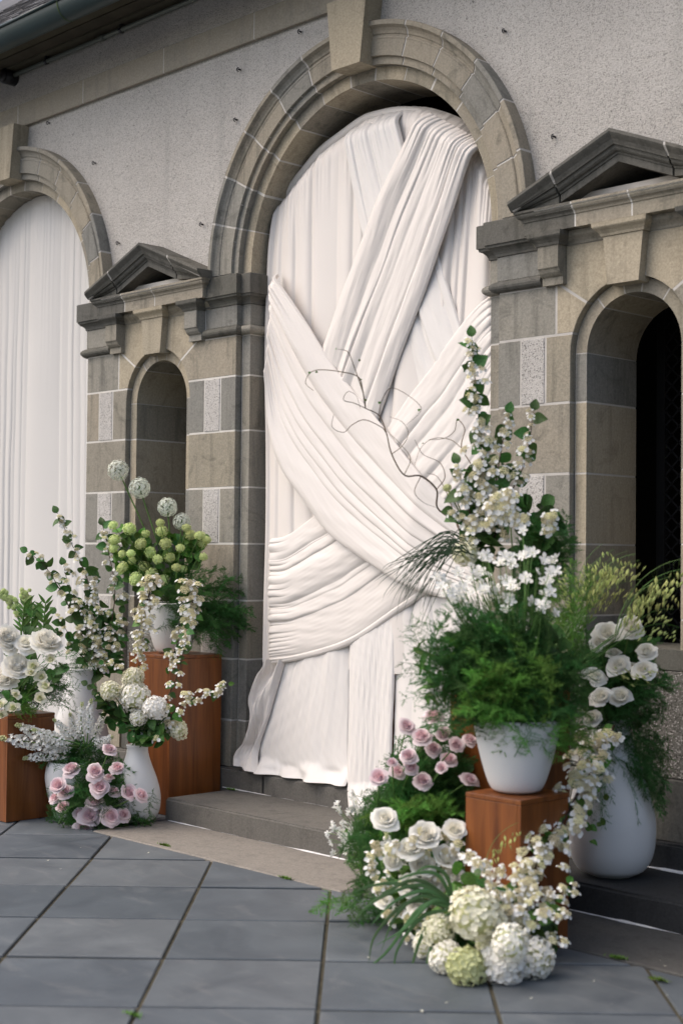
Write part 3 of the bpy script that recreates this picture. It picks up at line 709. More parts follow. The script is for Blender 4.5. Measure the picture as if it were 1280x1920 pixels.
def swath(name, A, B, off, n, seed, amp, parent, mat='drape', g0=0., g1=0., ns=None, nt=70, curve=0.004, bulge=0., sag=0., wrinkle=.0015, thick=True, label=None, offB=None, lift=None, tuck=0.):
    """cloth between two edge lines A and B (places on the picture set on the drape's plane), pleats running along them;
    g0/g1: how far the two ends are gathered (finer, deeper pleats)"""
    ns = ns or n*30+20
    t = np.linspace(0, 1, nt); s = np.linspace(0, 1, ns)
    A_ = np.array([hang(x, y, off) for x, y in A]); B_ = np.array([hang(x, y, off if offB is None else offB) for x, y in B])
    Pa = interp_poly(A_, t); Pb = interp_poly(B_, t)
    S, T = np.meshgrid(s, t, indexing='ij')
    f = folds(n, seed); f2 = folds(int(n*2.4)+2, seed+50, .45); f3 = folds(n*3, seed+70, .6)
    wob = .018*fbm(S*1.2, T*1.5, seed+3)
    Sx = np.clip(S+wob*np.sin(np.pi*S), 0, 1)
    P = Pa[None]*(1-Sx[..., None])+Pb[None]*Sx[..., None]
    env = 1-.35*np.sin(np.pi*T)**2
    H = amp*f(S, T)*env*(1+.35*fbm(S*3, T*1.2, seed+9))
    ga = np.clip(1-T/.24, 0, 1)**1.5*g0+np.clip((T-.76)/.24, 0, 1)**1.5*g1
    H = H*(1-.4*np.clip(ga, 0, 1))+amp*.5*ga*f2(S)
    H += curve*np.sin(np.pi*S)**.7+bulge*np.sin(np.pi*T)*np.sin(np.pi*S)
    H += wrinkle*fbm(S*9, T*7, seed+20, 3)
    # edge hem rolls back so that the cloth has a rounded border, not a cut card
    H -= .006*np.exp(-(np.minimum(S, 1-S)/.006)**2)
    if tuck: H -= .09*np.clip(1-T/tuck, 0, 1)**2
    if lift is not None: H += lift(S, T)
    P = P.copy(); P[..., 1] -= H
    if sag: P[..., 2] -= sag*np.sin(np.pi*T)
    mb = MB(); V = P.reshape(-1, 3); F = grid_faces(ns, nt); mb.add(V, F)
    if thick:                                                            # turned-back hems along both edges
        for row in (0, ns-1):
            e0 = P[row]; e1 = e0+np.array([0, .006, 0]); k = mb.n; mb.add(np.concatenate([e0, e1]), [(i, i+1, nt+i+1, nt+i) for i in range(nt-1)])
    return bake(mb, name, mat, parent, True, label)
dr = empty('arch_drapery', onY(720, 1450, .1), label='ivory satin cloth swathed and crossed over the central arch', cat='drapery')
# back cloth, hung in pleats from the arched frame
TOP = [(516, 392), (520, 371), (544, 340), (570, 307), (603, 268), (644, 236), (683, 209), (714, 199), (750, 193), (792, 197), (839, 213), (865, 235), (890, 268), (913, 308), (926, 345), (931, 404)]
def back_cloth():
    ns, nt = 330, 60; s = np.linspace(0, 1, ns); t = np.linspace(0, 1, nt)
    top = interp_poly(np.array([hang(x, y, 0) for x, y in TOP]), s)
    lp = np.array([hang(x, y, 0) for x, y in [(516, 392), (507, 455), (503, 514), (500, 600), (499, 700), (502, 850), (502, 988), (498, 1130), (496, 1240)]])
    left = interp_poly(lp, t); rp = np.array([hang(x, y, 0) for x, y in [(931, 404), (932, 700), (932, 1000), (930, 1240)]]); right = interp_poly(rp, t)
    S, T = np.meshgrid(s, t, indexing='ij')
    zb = left[-1, 2]
    bot = np.stack([np.interp(s, [0, .2, 1], [left[-1, 0], left[-1, 0]*.62+right[-1, 0]*.38-.22, right[-1, 0]]), np.full(ns, .06), np.full(ns, zb)], -1)
    P = top[:, None]*(1-T[..., None])+bot[:, None]*T[..., None]
    wl = np.exp(-(S/.06)**2)[..., None]; P = P*(1-wl)+(left[None]+(top[:, None]-top[0])*np.clip(1-T*4, 0, 1)[..., None])*wl
    f = folds(15, 5, .5); f2 = folds(60, 8, .5)
    H = .034*f(S)*np.clip(T*6+.35, 0, 1)+.020*f2(S)*np.clip(1-T*6, 0, 1)+.012*np.clip(T*3, 0, 1)*np.sin(np.pi*S)**.5
    H -= .10*np.clip(1-T/.035, 0, 1)**2                                   # rolls back over the frame
    P[..., 1] -= H
    mb = MB(); mb.add(P.reshape(-1, 3), grid_faces(ns, nt)); bake(mb, 'back_cloth', 'drape', dr, True)
back_cloth()
# gathered roll along the frame top
fr = MB(); pts = [tuple(hang(x, y+16, -.07)) for x, y in TOP]; tube(fr, smooth_path(pts, 60), .03, 10); bake(fr, 'frame_hoop', 'drape', dr, True)
swath('swath', [(640, 239), (652, 310), (676, 428), (706, 545), (740, 665), (775, 790)], [(738, 203), (760, 290), (792, 395), (822, 485), (861, 607), (890, 680)], .062, 5, 21, .030, dr, 'drape2', g0=.9, tuck=.06, label='narrow ivory swath running under the crossing, top left to right')
swath('swath', [(930, 545), (893, 573), (854, 620), (803, 694), (760, 750), (722, 808), (700, 850)], [(934, 760), (915, 830), (886, 880), (850, 920), (820, 950), (790, 980), (770, 1000)], .088, 5, 33, .034, dr, g0=1.0, tuck=.05, label='ivory swath gathered at the nearer stone pier')
swath('swath', [(786, 204), (752, 279), (709, 365), (678, 447), (643, 541), (608, 639), (578, 720), (555, 780)], [(893, 262), (872, 315), (848, 389), (817, 479), (790, 557), (753, 654), (710, 777), (670, 880)], .102, 5, 44, .042, dr, g0=1.0, g1=.2, tuck=.05, label='broad ivory swath crossing from the arch crown down')
swath('swath', [(501, 1010), (538, 1003), (590, 966), (640, 940), (700, 935)], [(498, 1246), (562, 1237), (654, 1209), (739, 1153), (820, 1098)], .07, 8, 55, .040, dr, g0=1.1, tuck=.04, label='lower ivory swath gathered at the reveal')
swath('swath', [(504, 508), (531, 543), (578, 613), (624, 687), (675, 750), (722, 808), (777, 879), (831, 945), (880, 995), (936, 1040)], [(499, 690), (506, 812), (527, 879), (570, 941), (612, 998), (660, 1036), (710, 1069), (762, 1102), (815, 1121), (870, 1138), (936, 1160)], .128, 7, 66, .044, dr, g0=1.0, g1=.35, nt=110, tuck=.03, lift=lambda S, T: -.13*np.clip((T-.72)/.28, 0, 1), label='widest ivory swath sweeping across in front of the others')
# hanging panels under the swaths
def puddle(S, T): return .05*np.clip((T-.86)/.14, 0, 1)**2*(1+.5*np.sin(S*21)+.3*np.sin(S*9+1))+.02*np.exp(-((T-.93)/.03)**2)*np.sin(S*13)
swath('hanging_panel', [(536, 1225), (522, 1270), (503, 1333), (484, 1399), (492, 1446)], [(657, 1180), (656, 1209), (655, 1300), (653, 1400), (660, 1472)], .03, 3, 77, .022, dr, 'drape2', nt=80, ns=110, curve=.02, lift=puddle, wrinkle=.002, label='smooth white panel beside the gathered tail')
swath('hanging_panel', [(655, 1180), (654, 1300), (652, 1400), (651, 1465), (668, 1512)], [(741, 1130), (738, 1250), (733, 1380), (731, 1460), (725, 1520)], .055, 2, 79, .012, dr, 'drape2', nt=80, ns=90, curve=.01, lift=lambda S, T: .06*np.clip((T-.86)/.14, 0, 1)+.01*np.sin(S*7)*T, wrinkle=.002, label='flat white panel spilling over the step edge')
swath('hanging_panel', [(741, 1120), (740, 1250), (737, 1380), (735, 1470)], [(935, 1120), (935, 1250), (935, 1400), (932, 1515)], .03, 5, 81, .03, dr, 'drape2', nt=60, curve=.02, label='pale panel behind the pink roses')
def twist(S, T): return .035*np.sin(T*9+S*7)*np.sin(np.pi*S)+.05*np.clip((T-.8)/.2, 0, 1)
swath('gathered_tail', [(499, 1236), (492, 1252), (479, 1270), (465, 1311), (468, 1341), (462, 1382), (447, 1412), (450, 1433)], [(533, 1236), (524, 1270), (512, 1310), (502, 1345), (490, 1380), (484, 1405), (488, 1430), (494, 1447)], .06, 5, 91, .034, dr, nt=90, lift=twist, g0=.8, label='bunched tail of cloth against the stone')
mb = MB(); p = onY(738, 1440, .13); tube(mb, [(p.x, .125, .25), (p.x, .17, 2.2)], .022, 10); bake(mb, 'frame_post', 'wood', dr, True)
mb = MB(); p0, p1 = hang(505, 1000, -.1), hang(930, 1000, -.1)
mb.add([(p0[0], .16, .26), (p1[0], .16, .26), (p1[0], .2, 2.6), (p0[0], .2, 2.6)], [(0, 1, 2, 3)]); bake(mb, 'lining_cloth', 'drape', dr)

# sheer curtain in the far arch
def curtain():
    cx = -PER; ns, nt = 420, 50; s = np.linspace(0, 1, ns); t = np.linspace(0, 1, nt); S, T = np.meshgrid(s, t, indexing='ij')
    xx = cx-.94+1.88*S; zt = ZS+np.sqrt(np.maximum(.945**2-(xx-cx)**2, 0))
    f = folds(17, 3, .45); f2 = folds(60, 4, .4)
    Sw = np.clip(S+.012*fbm(S*2, T*1.3, 31), 0, 1)
    H = .036*f(Sw, T)*np.clip(T*2+.35, 0, 1)+.006*f2(Sw)*np.clip(1-T*2.2, 0, 1)
    P = np.stack([xx, .22-H, zt*(1-T)+.26*T], -1)
    mb = MB(); mb.add(P.reshape(-1, 3), grid_faces(ns, nt))
    o = bake(mb, 'arch_curtain', 'curtain', None, True); tag(o, 'sheer pale curtain hanging in straight pleats in the far arch', 'curtain')
curtain()
# ================================================================== pedestals and vases
def pedestal(x0, x1, y0, y1, z0, z1, label):
    r = empty('wooden_pedestal', ((x0+x1)/2, (y0+y1)/2, z0), label=label, cat='pedestal', group='cedar pedestals')
    t = .019
    bbox_obj('top_board', r, (x0, y0, z1-t), (x1, y1, z1), 'wood', .003)
    bbox_obj('front_board', r, (x0+.001, y0+.001, z0), (x1-t-.001, y0+t, z1-t-.001), 'wood', .002)
    bbox_obj('side_board', r, (x1-t, y0+.001, z0), (x1-.001, y1-.001, z1-t-.001), 'wood', .002)
    bbox_obj('side_board', r, (x0+.001, y0+t+.001, z0), (x0+t, y1-.001, z1-t-.001), 'wood', .002)
    bbox_obj('back_board', r, (x0+t+.001, y1-t, z0), (x1-t-.001, y1-.001, z1-t-.001), 'wood', .002)
    return r
pedestal(-1.80, -1.49, -1.27, -.955, .0025, .603, 'short cedar pedestal beneath the white peonies by the sheer curtain')
pedestal(-1.47, -1.06, -.45, -.06, .0025, .933, 'tall cedar pedestal between the bottle vase and the stone pier')
pedestal(1.985, 2.265, -1.322, -1.022, .0025, .603, 'short cedar pedestal carrying the tapered white pot')
R3X = onY(843, 1350, -1.0).x
pedestal(R3X, R3X+.36, -1.0, -.63, .0065, 1.0, 'tall cedar pedestal hidden behind the fern and pink roses')

def vase(name, c, prof, label, H=None):
    """closed turned pot: outside, lip, inside"""
    mb = MB(); P = smooth_path([(r, 0, z) for r, z in prof], 60); P = [(max(p[0], .002), p[2]) for p in P]
    inn = [(max(r-.009, .002), z) for r, z in P[::-1] if z > .02]
    rt_ = (P[-1][0]-.0045, P[-1][1]+.004)
    full = [(.002, .001), (P[0][0]*.9, .0)]+P+[rt_]+inn+[(.002, inn[-1][1])]
    lathe(mb, full, 72, 0, c)
    o = bake(mb, name, 'ceramic', None, True); o.location = (0, 0, 0); return tag(o, label, 'vase', 'white ceramic vases')
tear = [(.075, .004), (.105, .02), (.128, .06), (.136, .115), (.132, .175), (.112, .25), (.085, .32), (.066, .375), (.060, .41), (.064, .435)]
V1 = Vector((-1.03, -.70, .0035)); vase('bottle_vase', V1, tear, 'white bottle vase with cream hydrangeas beside the lower step')
V2 = Vector((-1.72, -.62, .0035)); vase('bottle_vase', V2, [(r*1.42, z*1.9) for r, z in tear], 'tall white bottle vase behind the stocks, holding leafy blossom branches')
V3 = Vector((-1.37, -.93, .0035)); vase('tapered_pot', V3, [(.075, .004), (.088, .03), (.118, .12), (.135, .2), (.139, .25), (.132, .3), (.118, .325)], 'low white pot with white stocks behind the pink roses')
V4 = Vector((-1.285, -.26, .936)); potp = [(.085, .004), (.102, .015), (.122, .06), (.150, .16), (.168, .25), (.172, .285), (.170, .30)]
vase('tapered_pot', V4, potp, 'white pot of green snowballs on the tall pedestal')
V5 = Vector((2.118, -1.168, .606)); vase('tapered_pot', V5, [(r*.99, z*.95) for r, z in potp], 'tapered white pot full of fern on the short pedestal in front')
V6 = Vector((1.965, -.315, .1335)); vase('bottle_vase', V6, [(r*1.43, z*1.58) for r, z in tear], 'large white bottle vase standing on the dark step')
V7 = Vector((R3X+.19, -.81, 1.003)); vase('tapered_pot', V7, [(r*.8, z*.6) for r, z in potp], 'white pot buried in foliage on the rear pedestal')
# ================================================================== flowers and foliage: shared shapes
def petal_cup(mb, phi, r0, r1, h, span, z0=0., curl=.25, ruff=.03, nu=7, nv=6, seed=0, mat=0, tip=.22, flare=2.3, lean=0.):
    """one cupped petal standing round the flower's axis"""
    r = np.random.default_rng(seed); u = np.linspace(-1, 1, nu); v = np.linspace(0, 1, nv); U, Vv = np.meshgrid(u, v, indexing='ij')
    vm = 1-tip*np.abs(U)**3; t = Vv*vm
    wid = span*np.sin(np.pi*(.16+.48*Vv))**.6
    a = phi+U*wid
    ph = r.uniform(0, 6.28, 3)
    rf = ruff*t**2*(np.sin(U*5+ph[0])+.6*np.sin(U*9+ph[1]))
    rad = r0+(r1-r0)*t**(1/flare)+curl*np.clip(t-.72, 0, 1)**1.5*2.2+rf
    z = z0+h*(t-curl*1.1*np.clip(t-.75, 0, 1)**1.4*2.2)+rf*.5
    rad = rad+.03*np.abs(U)**2*r1
    if lean: rad = rad+lean*(z-z0)*t; z = z-lean*.7*(rad-r0)*t
    mb.add(np.stack([rad*np.cos(a), rad*np.sin(a), z], -1).reshape(-1, 3), grid_faces(nu, nv), mat)
def ball(mb, rad, mat, seg=10):
    V = []; 
    for i in range(seg+1):
        th = math.pi*i/seg
        for k in range(seg*2): ph = math.pi*k/seg; V.append((rad*math.sin(th)*math.cos(ph), rad*math.sin(th)*math.sin(ph), rad*math.cos(th)))
    w = seg*2; mb.add(V, [(i*w+k, (i+1)*w+k, (i+1)*w+(k+1) % w, i*w+(k+1) % w) for i in range(seg) for k in range(w)], mat)
def rose_meshes(seed, mats, layers, name):
    """inner heart + list of outer petals, unit radius about 1, axis +Z, centre near the origin"""
    r = np.random.default_rng(seed); inner = MB(); outer = []
    k = 0
    for li, (n, r0, r1, h, sp, z0, curl, mt) in enumerate(layers):
        ph0 = r.uniform(0, 6.28)
        for i in range(n):
            ph = ph0+2*math.pi*i/n+r.uniform(-.15, .15)
            a = (ph, r0*r.uniform(.9, 1.1), r1*r.uniform(.92, 1.08), h*r.uniform(.92, 1.08), sp, z0, curl*r.uniform(.7, 1.3))
            if li == len(layers)-1:
                m = MB(); petal_cup(m, *a, ruff=.06, nu=9, nv=7, seed=seed*99+k, mat=mt, lean=r.uniform(-.1, .75), tip=r.uniform(.12, .4)); outer.append(m.mesh(name+'_petal', mats))
            else: petal_cup(inner, *a, ruff=(.045 if 'peony' in name else .02), nu=8, nv=6, seed=seed*99+k, mat=mt, lean=(r.uniform(-.1, .35) if li > 2 else 0.), tip=r.uniform(.1, .35))
            k += 1
    bl = MB(); ball(inner, .42, 1, 6); return inner.mesh(name+'_heart', mats), outer
ROSE_L = [(2, .03, .10, .78, 2.4, -.1, .0, 1), (3, .06, .19, .80, 1.7, -.1, .05, 1), (3, .10, .30, .80, 1.5, -.12, .09, 1), (4, .14, .42, .78, 1.2, -.15, .14, 1), (4, .18, .54, .74, 1.15, -.18, .20, 0), (5, .2, .66, .66, 1.0, -.2, .30, 0), (5, .22, .78, .54, 1.0, -.22, .42, 0)]
PEONY_L = [(4, .05, .2, .78, 1.1, -.1, .05, 1), (6, .1, .34, .80, .75, -.1, .08, 0), (7, .14, .46, .80, .7, -.12, .10, 0), (8, .18, .58, .78, .62, -.15, .12, 0), (9, .2, .70, .72, .58, -.18, .14, 0), (9, .22, .82, .62, .6, -.2, .16, 0), (8, .24, .95, .46, .68, -.22, .18, 0)]
BUD_L = [(3, .03, .18, .85, 1.6, -.1, .02, 1), (4, .1, .36, .85, 1.3, -.1, .06, 0), (5, .16, .55, .8, 1.0, -.12, .14, 0)]
SH = {}
for nm, mats, lay in (('pink', ['pink', 'pinkin'], ROSE_L), ('whiterose', ['white', 'creamin'], ROSE_L), ('peony', ['white', 'white'], PEONY_L), ('bud', ['cream', 'greencream'], BUD_L)):
    SH[nm] = [rose_meshes(70+i, mats, lay, nm) for i in range(4)]
def floret(mb, c, nrm, size, npet, mat, r, cup=.25, wide=.62):
    nrm = Vector(nrm).normalized(); q = nrm.to_track_quat('Z', 'Y'); a0 = r.uniform(0, 6.28); V = []; F = []
    c = Vector(c)
    for k in range(npet):
        a = a0+2*math.pi*k/npet; ca, sa = math.cos(a), math.sin(a); s = size*r.uniform(.85, 1.1)
        e = cup*r.uniform(.4, 1.3)
        for (x, y, z) in ((.04, 0, 0), (.35, -.62*wide, cup*.3), (.7, -wide*.95, cup*.7), (.95, -.55*wide, e), (1.03, 0, e), (.95, .55*wide, e), (.7, wide*.95, cup*.7), (.35, .62*wide, cup*.3), (.6, 0, cup*.15)):
            V.append(tuple(c+q @ Vector(((x*ca-y*sa)*s, (x*sa+y*ca)*s, z*s))))
        o = k*9; F += [(o+i, o+(i+1) % 8, o+8) for i in range(8)]
    mb.add(V, F, mat)
def fib(n, r, jit=.3):
    out = []
    for i in range(n):
        z = 1-2*(i+.5)/n; a = i*2.39996+r.uniform(-jit, jit); q = math.sqrt(max(1-z*z, 0)); out.append(Vector((q*math.cos(a), q*math.sin(a), z)))
    return out
def bead(mb, c, s, mat):
    c = np.array(c); V = c+s*np.array([(1, 0, 0), (-1, 0, 0), (0, 1, 0), (0, -1, 0), (0, 0, 1), (0, 0, -1)])
    mb.add(V, [(0, 2, 4), (2, 1, 4), (1, 3, 4), (3, 0, 4), (2, 0, 5), (1, 2, 5), (3, 1, 5), (0, 3, 5)], mat)
def hydrangea(seed, mats, n=270, fs=.128, npet=4, squash=(1, 1, 1), core=1):
    r = random.Random(seed); mb = MB(); lob = [Vector((r.gauss(0, 1), r.gauss(0, 1), r.gauss(0, 1))).normalized() for _ in range(9)]
    for d in fib(n, r):
        if d.z < -.75: continue
        bulge = max((d.dot(l) for l in lob))
        rad = .86+.14*max(0, bulge-.6)/.4+r.uniform(-.05, .05)
        floret(mb, d*rad, d+Vector((r.gauss(0, .3), r.gauss(0, .3), r.gauss(0, .3))), fs*r.uniform(.8, 1.2), npet, 0, r, .3)
    ball(mb, .78, core); 
    me = mb.mesh('florets', mats, False); return me
SH['hyd_white'] = [hydrangea(i, ['white', 'greencream']) for i in (1, 2)]
SH['hyd_pure'] = [hydrangea(i, ['purewhite', 'white']) for i in (3, 4)]
SH['hyd_cream'] = [hydrangea(i, ['cream', 'greencream']) for i in (5, 6)]
SH['hyd_green'] = [hydrangea(i, ['greencream', 'greencream']) for i in (7,)]
SH['snowball'] = [hydrangea(20+i, ['snow', 'snow'], 170, .135, 5) for i in range(4)]
def allium(seed):
    r = random.Random(seed); mb = MB()
    for d in fib(300, r, .5):
        rad = r.uniform(.84, 1.04); floret(mb, d*rad, d, .13, 6, 0, r, .15, .26); c = d*rad
        s = d.orthogonal().normalized()*.007; mb.add([tuple(s), tuple(-s), tuple(c)], [(0, 1, 2)], 1)
        bead(mb, tuple(d*(rad+.0)), .022, 1)
    ball(mb, .16, 1, 6); return mb.mesh('florets', ['allium', 'stem'], False)
SH['allium'] = [allium(i) for i in range(3)]
def lacecap(seed, nb=46, nf=6):
    """straw-coloured bead centre ringed by white sterile florets, radius about 1, axis +Z"""
    r = random.Random(seed); mb = MB()
    for i in range(nb):
        a = i*2.39996; q = .62*math.sqrt((i+.5)/nb); z = .30-.45*q*q+r.uniform(-.1, .1)
        bead(mb, (q*math.cos(a), q*math.sin(a), z), r.uniform(.07, .12), 0)
        if i % 3 == 0: mb.add([(q*math.cos(a)*.2-.02, q*math.sin(a)*.2, -.25), (q*math.cos(a)*.2+.02, q*math.sin(a)*.2, -.25), (q*math.cos(a), q*math.sin(a), z)], [(0, 1, 2)], 2)
    for k in range(nf):
        a = 2*math.pi*k/nf+r.uniform(-.4, .4); q = r.uniform(.62, .85)
        floret(mb, (q*math.cos(a), q*math.sin(a), .12+r.uniform(-.15, .1)), (math.cos(a)*.7, math.sin(a)*.7, 1), r.uniform(.26, .36), r.choice((4, 5)), 1, r, .2)
    return mb.mesh('lacecap', ['bead', 'purewhite', 'stem'], False)
SH['lace'] = [lacecap(i, 50, n) for i, n in ((0, 4), (1, 5), (2, 3), (3, 6))]
SH['straw'] = [lacecap(20+i, 62, 2) for i in range(3)]
def leaf_mesh(seed, w=.42, mats=('leaf',), cup=.18, bend=.25):
    r = np.random.default_rng(seed); nu, nv = 9, 5; u = np.linspace(0, 1, nu); v = np.linspace(-1, 1, nv); U, Vv = np.meshgrid(u, v, indexing='ij')
    wid = w*np.sin(np.pi*np.clip(U, 0, 1)**.8)**.85*(1-.15*U)
    y = Vv*wid; z = -bend*U**2+cup*np.abs(Vv)*wid+.02*np.sin(U*14+r.uniform(0, 6))*np.abs(Vv)
    mb = MB(); P = np.stack([y, z, U], -1); mb.add(P.reshape(-1, 3), grid_faces(nu, nv))
    return mb.mesh('leaf', list(mats), True)
SH['leaf'] = [leaf_mesh(i, .42, ('leaf',), .2, b) for i, b in enumerate((.1, .3, .5))]
SH['leaf2'] = [leaf_mesh(i+5, .40, ('leaf2',), .2, b) for i, b in enumerate((.1, .3, .5))]
SH['long'] = [leaf_mesh(i+9, .13, ('leaf2',), .3, b) for i, b in enumerate((.15, .45))]
def frond(seed, mats, nb=34, nn=15, plume=.30, needle=.06):
    """feathery asparagus frond, length 1 along +Z, arching towards +Y"""
    r = np.random.default_rng(seed); mb = MB(); path = lambda t: np.array([.03*math.sin(t*5+seed), .20*math.sin(math.pi*t*.9)-.16*t*t, t])
    pts = [path(i/10) for i in range(11)]; tube(mb, pts, [.007*(1-.75*i/10) for i in range(11)], 4, 0)
    V = []; F = []
    for b in range(nb):
        t = .08+.90*(b+r.uniform(0, .8))/nb; o = path(t); sgn = 1 if b % 2 else -1
        L = plume*(math.sin(math.pi*min(t*.9+.12, 1))**.6)*r.uniform(.6, 1.1)+.04
        d = np.array([sgn*1.0, r.uniform(-.9, .9), .55+r.uniform(-.5, .5)]); d /= np.linalg.norm(d)
        for k in range(nn):
            q = (k+1)/nn; c = o+d*L*q+np.array([0, -.05*q*q*L/.3, 0]);
            if k % 3 == 0 and k: 
                w = np.array([0, .0022, 0]); k0 = len(V); V += [o+w, o-w, c]; F.append((k0, k0+1, k0+2))
            for e in range(3):
                a = r.normal(0, 1, 3); a = a/np.linalg.norm(a)+d*.7; a /= np.linalg.norm(a); ln = needle*(1.15-.6*q)*r.uniform(.7, 1.2)
                sd_ = np.cross(a, r.normal(0, 1, 3)); sd_ /= np.linalg.norm(sd_); w = sd_*.0036; k0 = len(V)
                V += [c+w, c-w, c+a*ln]; F.append((k0, k0+1, k0+2))
    mb.add(np.array(V), F, 0); return mb.mesh('frond', mats, False)
SH['fern'] = [frond(i, ['fern']) for i in range(5)]
SH['fern2'] = [frond(10+i, ['fern2'], 30, 14, .28, .065) for i in range(3)]
SH['wispy'] = [frond(20+i, ['fern'], 20, 9, .34, .045) for i in range(3)]
def stock(seed):
    """spike of ruffled white florets, length 1 along +Z"""
    r = random.Random(seed); mb = MB(); path = lambda t: Vector((.05*math.sin(t*3+seed), .06*t*t, t))
    tube(mb, [path(i/8) for i in range(9)], [.018*(1-.6*i/8) for i in range(9)], 5, 1)
    n = 95
    for i in range(n):
        t = .22+.78*i/n; c = path(t); a = i*2.4; q = .115*(1-.75*((t-.22)/.78)**1.6)
        d = Vector((math.cos(a), math.sin(a), .35)).normalized()
        if t < .9:
            for _ in range(2): floret(mb, c+d*q+Vector((r.gauss(0, .012), r.gauss(0, .012), r.gauss(0, .012))), d+Vector((r.gauss(0, .5), r.gauss(0, .5), r.gauss(0, .5))), r.uniform(.020, .031), 4, 0, r, .4, .7)
        else: bead(mb, tuple(c+d*.03), .022, 2)
    return mb.mesh('stock', ['purewhite', 'stem', 'greencream'], False)
SH['stock'] = [stock(i) for i in range(4)]
def starflower(seed):
    r = random.Random(seed); mb = MB(); floret(mb, (0, 0, 0), (0, 0, 1), 1., 5, 0, r, .35, .34); floret(mb, (0, 0, .06), (0, 0, 1), .6, 5, 0, r, .8, .3); bead(mb, (0, 0, .1), .12, 1)
    return mb.mesh('bloom', ['purewhite', 'greencream'], False)
SH['star'] = [starflower(i) for i in range(4)]
def oat(seed):
    r = np.random.default_rng(seed); mb = MB(); path = lambda t: np.array([.05*math.sin(t*4+seed), .45*t**2.2, t*(1-.18*t**2)])
    tube(mb, [path(i/10) for i in range(11)], [.005*(1-.6*i/10) for i in range(11)], 4, 0)
    for k in range(26):
        t = .35+.65*(k+r.uniform(0, 1))/26; o = path(t); dr_ = np.array([r.normal(0, .09), .06+r.normal(0, .06), -.10+r.normal(0, .03)]); c = o+dr_
        w = np.array([.0025, 0, 0]); mb.add([o+w, o-w, c], [(0, 1, 2)], 0)
        ln = r.uniform(.07, .11); s = .017; dn = np.array([r.normal(0, .2), r.normal(0, .2), -1]); dn /= np.linalg.norm(dn); x = np.cross(dn, r.normal(0, 1, 3)); x /= np.linalg.norm(x); y = np.cross(dn, x)
        mb.add([c, c+dn*ln*.4+x*s, c+dn*ln*.4+y*s*.5, c+dn*ln*.4-x*s, c+dn*ln*.4-y*s*.5, c+dn*ln], [(0, 1, 2), (0, 2, 3), (0, 3, 4), (0, 4, 1), (5, 2, 1), (5, 3, 2), (5, 4, 3), (5, 1, 4)], 1)
    return mb.mesh('oat_spray', ['stem', 'oat'], False)
SH['oat'] = [oat(i) for i in range(3)]
UPV = Vector((0, 0, 1))
def tocam(p): return (CAM-Vector(p)).normalized()
pick = lambda k: random.choice(SH[k])
def stem_part(root, a, b, r=.003, mat='stem', droop=.02):
    a, b = Vector(a), Vector(b); mid = (a+b)/2+Vector((random.uniform(-.02, .02), random.uniform(-.02, .02), droop))
    mb = MB(); tube(mb, smooth_path([a, mid, b], 6), r, 5); return bake(mb, 'stem', mat, root, True)
def bloom(kind, p, rad, axis, base, name, label, cat, group, stem_r=.003):
    """a cut flower: heart, outer petals and stem"""
    p = Vector(p); root = empty(name, base, label=label, cat=cat, group=group)
    inner, outer = pick(kind); m = M4(p, axis, UPV, (rad*random.uniform(.94, 1.1), rad*random.uniform(.94, 1.1), rad*random.uniform(.75, 1.15)), random.uniform(0, 6.28))
    obj('flower_heart', inner, root, m)
    for o in outer: obj('petal', o, root, m)
    stem_part(root, p-Vector(axis).normalized()*rad*.1, base, stem_r)
    return root
def roses(kind, pts, d, base, name, phr, cat, group, centre=None, spread=.5):
    """pts: (x, y, radius_px[, extra depth])"""
    od = ordinals(pts)
    for (q, w) in zip(pts, od):
        dd = d-.10+(q[3] if len(q) > 3 else 0)+random.uniform(-.02, .02); p = atd(q[0], q[1], dd); rad = q[2]*1.1*dd/CAM_F
        c = Vector(centre) if centre is not None else Vector(base)
        out = (p-c); out = out.normalized() if out.length > 1e-3 else UPV
        ax = tocam(p)*.7+out*spread*.8+UPV*.5+Vector((random.gauss(0, .16), random.gauss(0, .16), random.gauss(0, .16)))
        bloom(kind, p, rad, ax, Vector(base)+Vector((random.uniform(-.04, .04), random.uniform(-.04, .04), 0)), name, phr % w, cat, group)
def heads(kind, pts, d, base, name, phr, cat, group, squash=None, stem_r=.0035):
    od = ordinals(pts)
    for q, w in zip(pts, od):
        dd = d+(q[3] if len(q) > 3 else 0)+random.uniform(-.015, .015); p = atd(q[0], q[1], dd); rad = q[2]*dd/CAM_F
        b = Vector(base)+Vector((random.uniform(-.03, .03), random.uniform(-.03, .03), 0)); root = empty(name, b, label=phr % w, cat=cat, group=group)
        ax = (p-b).normalized()*.7+tocam(p)*.4+UPV*.2
        sc = (rad*random.uniform(.95, 1.08), rad*random.uniform(.95, 1.08), rad*random.uniform(.85, 1.0))
        obj('florets', pick(kind), root, M4(p, ax, UPV, sc, random.uniform(0, 6)), kind='stuff'); stem_part(root, p, b, stem_r)
def leaves_at(root, places, d, size, kind='leaf', jitter=.3):
    for q in places:
        dd = d+(q[2] if len(q) > 2 else random.uniform(-.03, .03)); p = atd(q[0], q[1], dd); s = size*random.uniform(.75, 1.2)
        ax = Vector((random.gauss(0, 1), random.gauss(0, .7)-.3, random.gauss(-.35, .6))).normalized()
        n = tocam(p)+Vector((random.gauss(0, .6), random.gauss(0, .6), random.gauss(.4, .5)))
        obj('leaf', pick(kind), root, M4(p-ax*s*.5, ax, n, s))
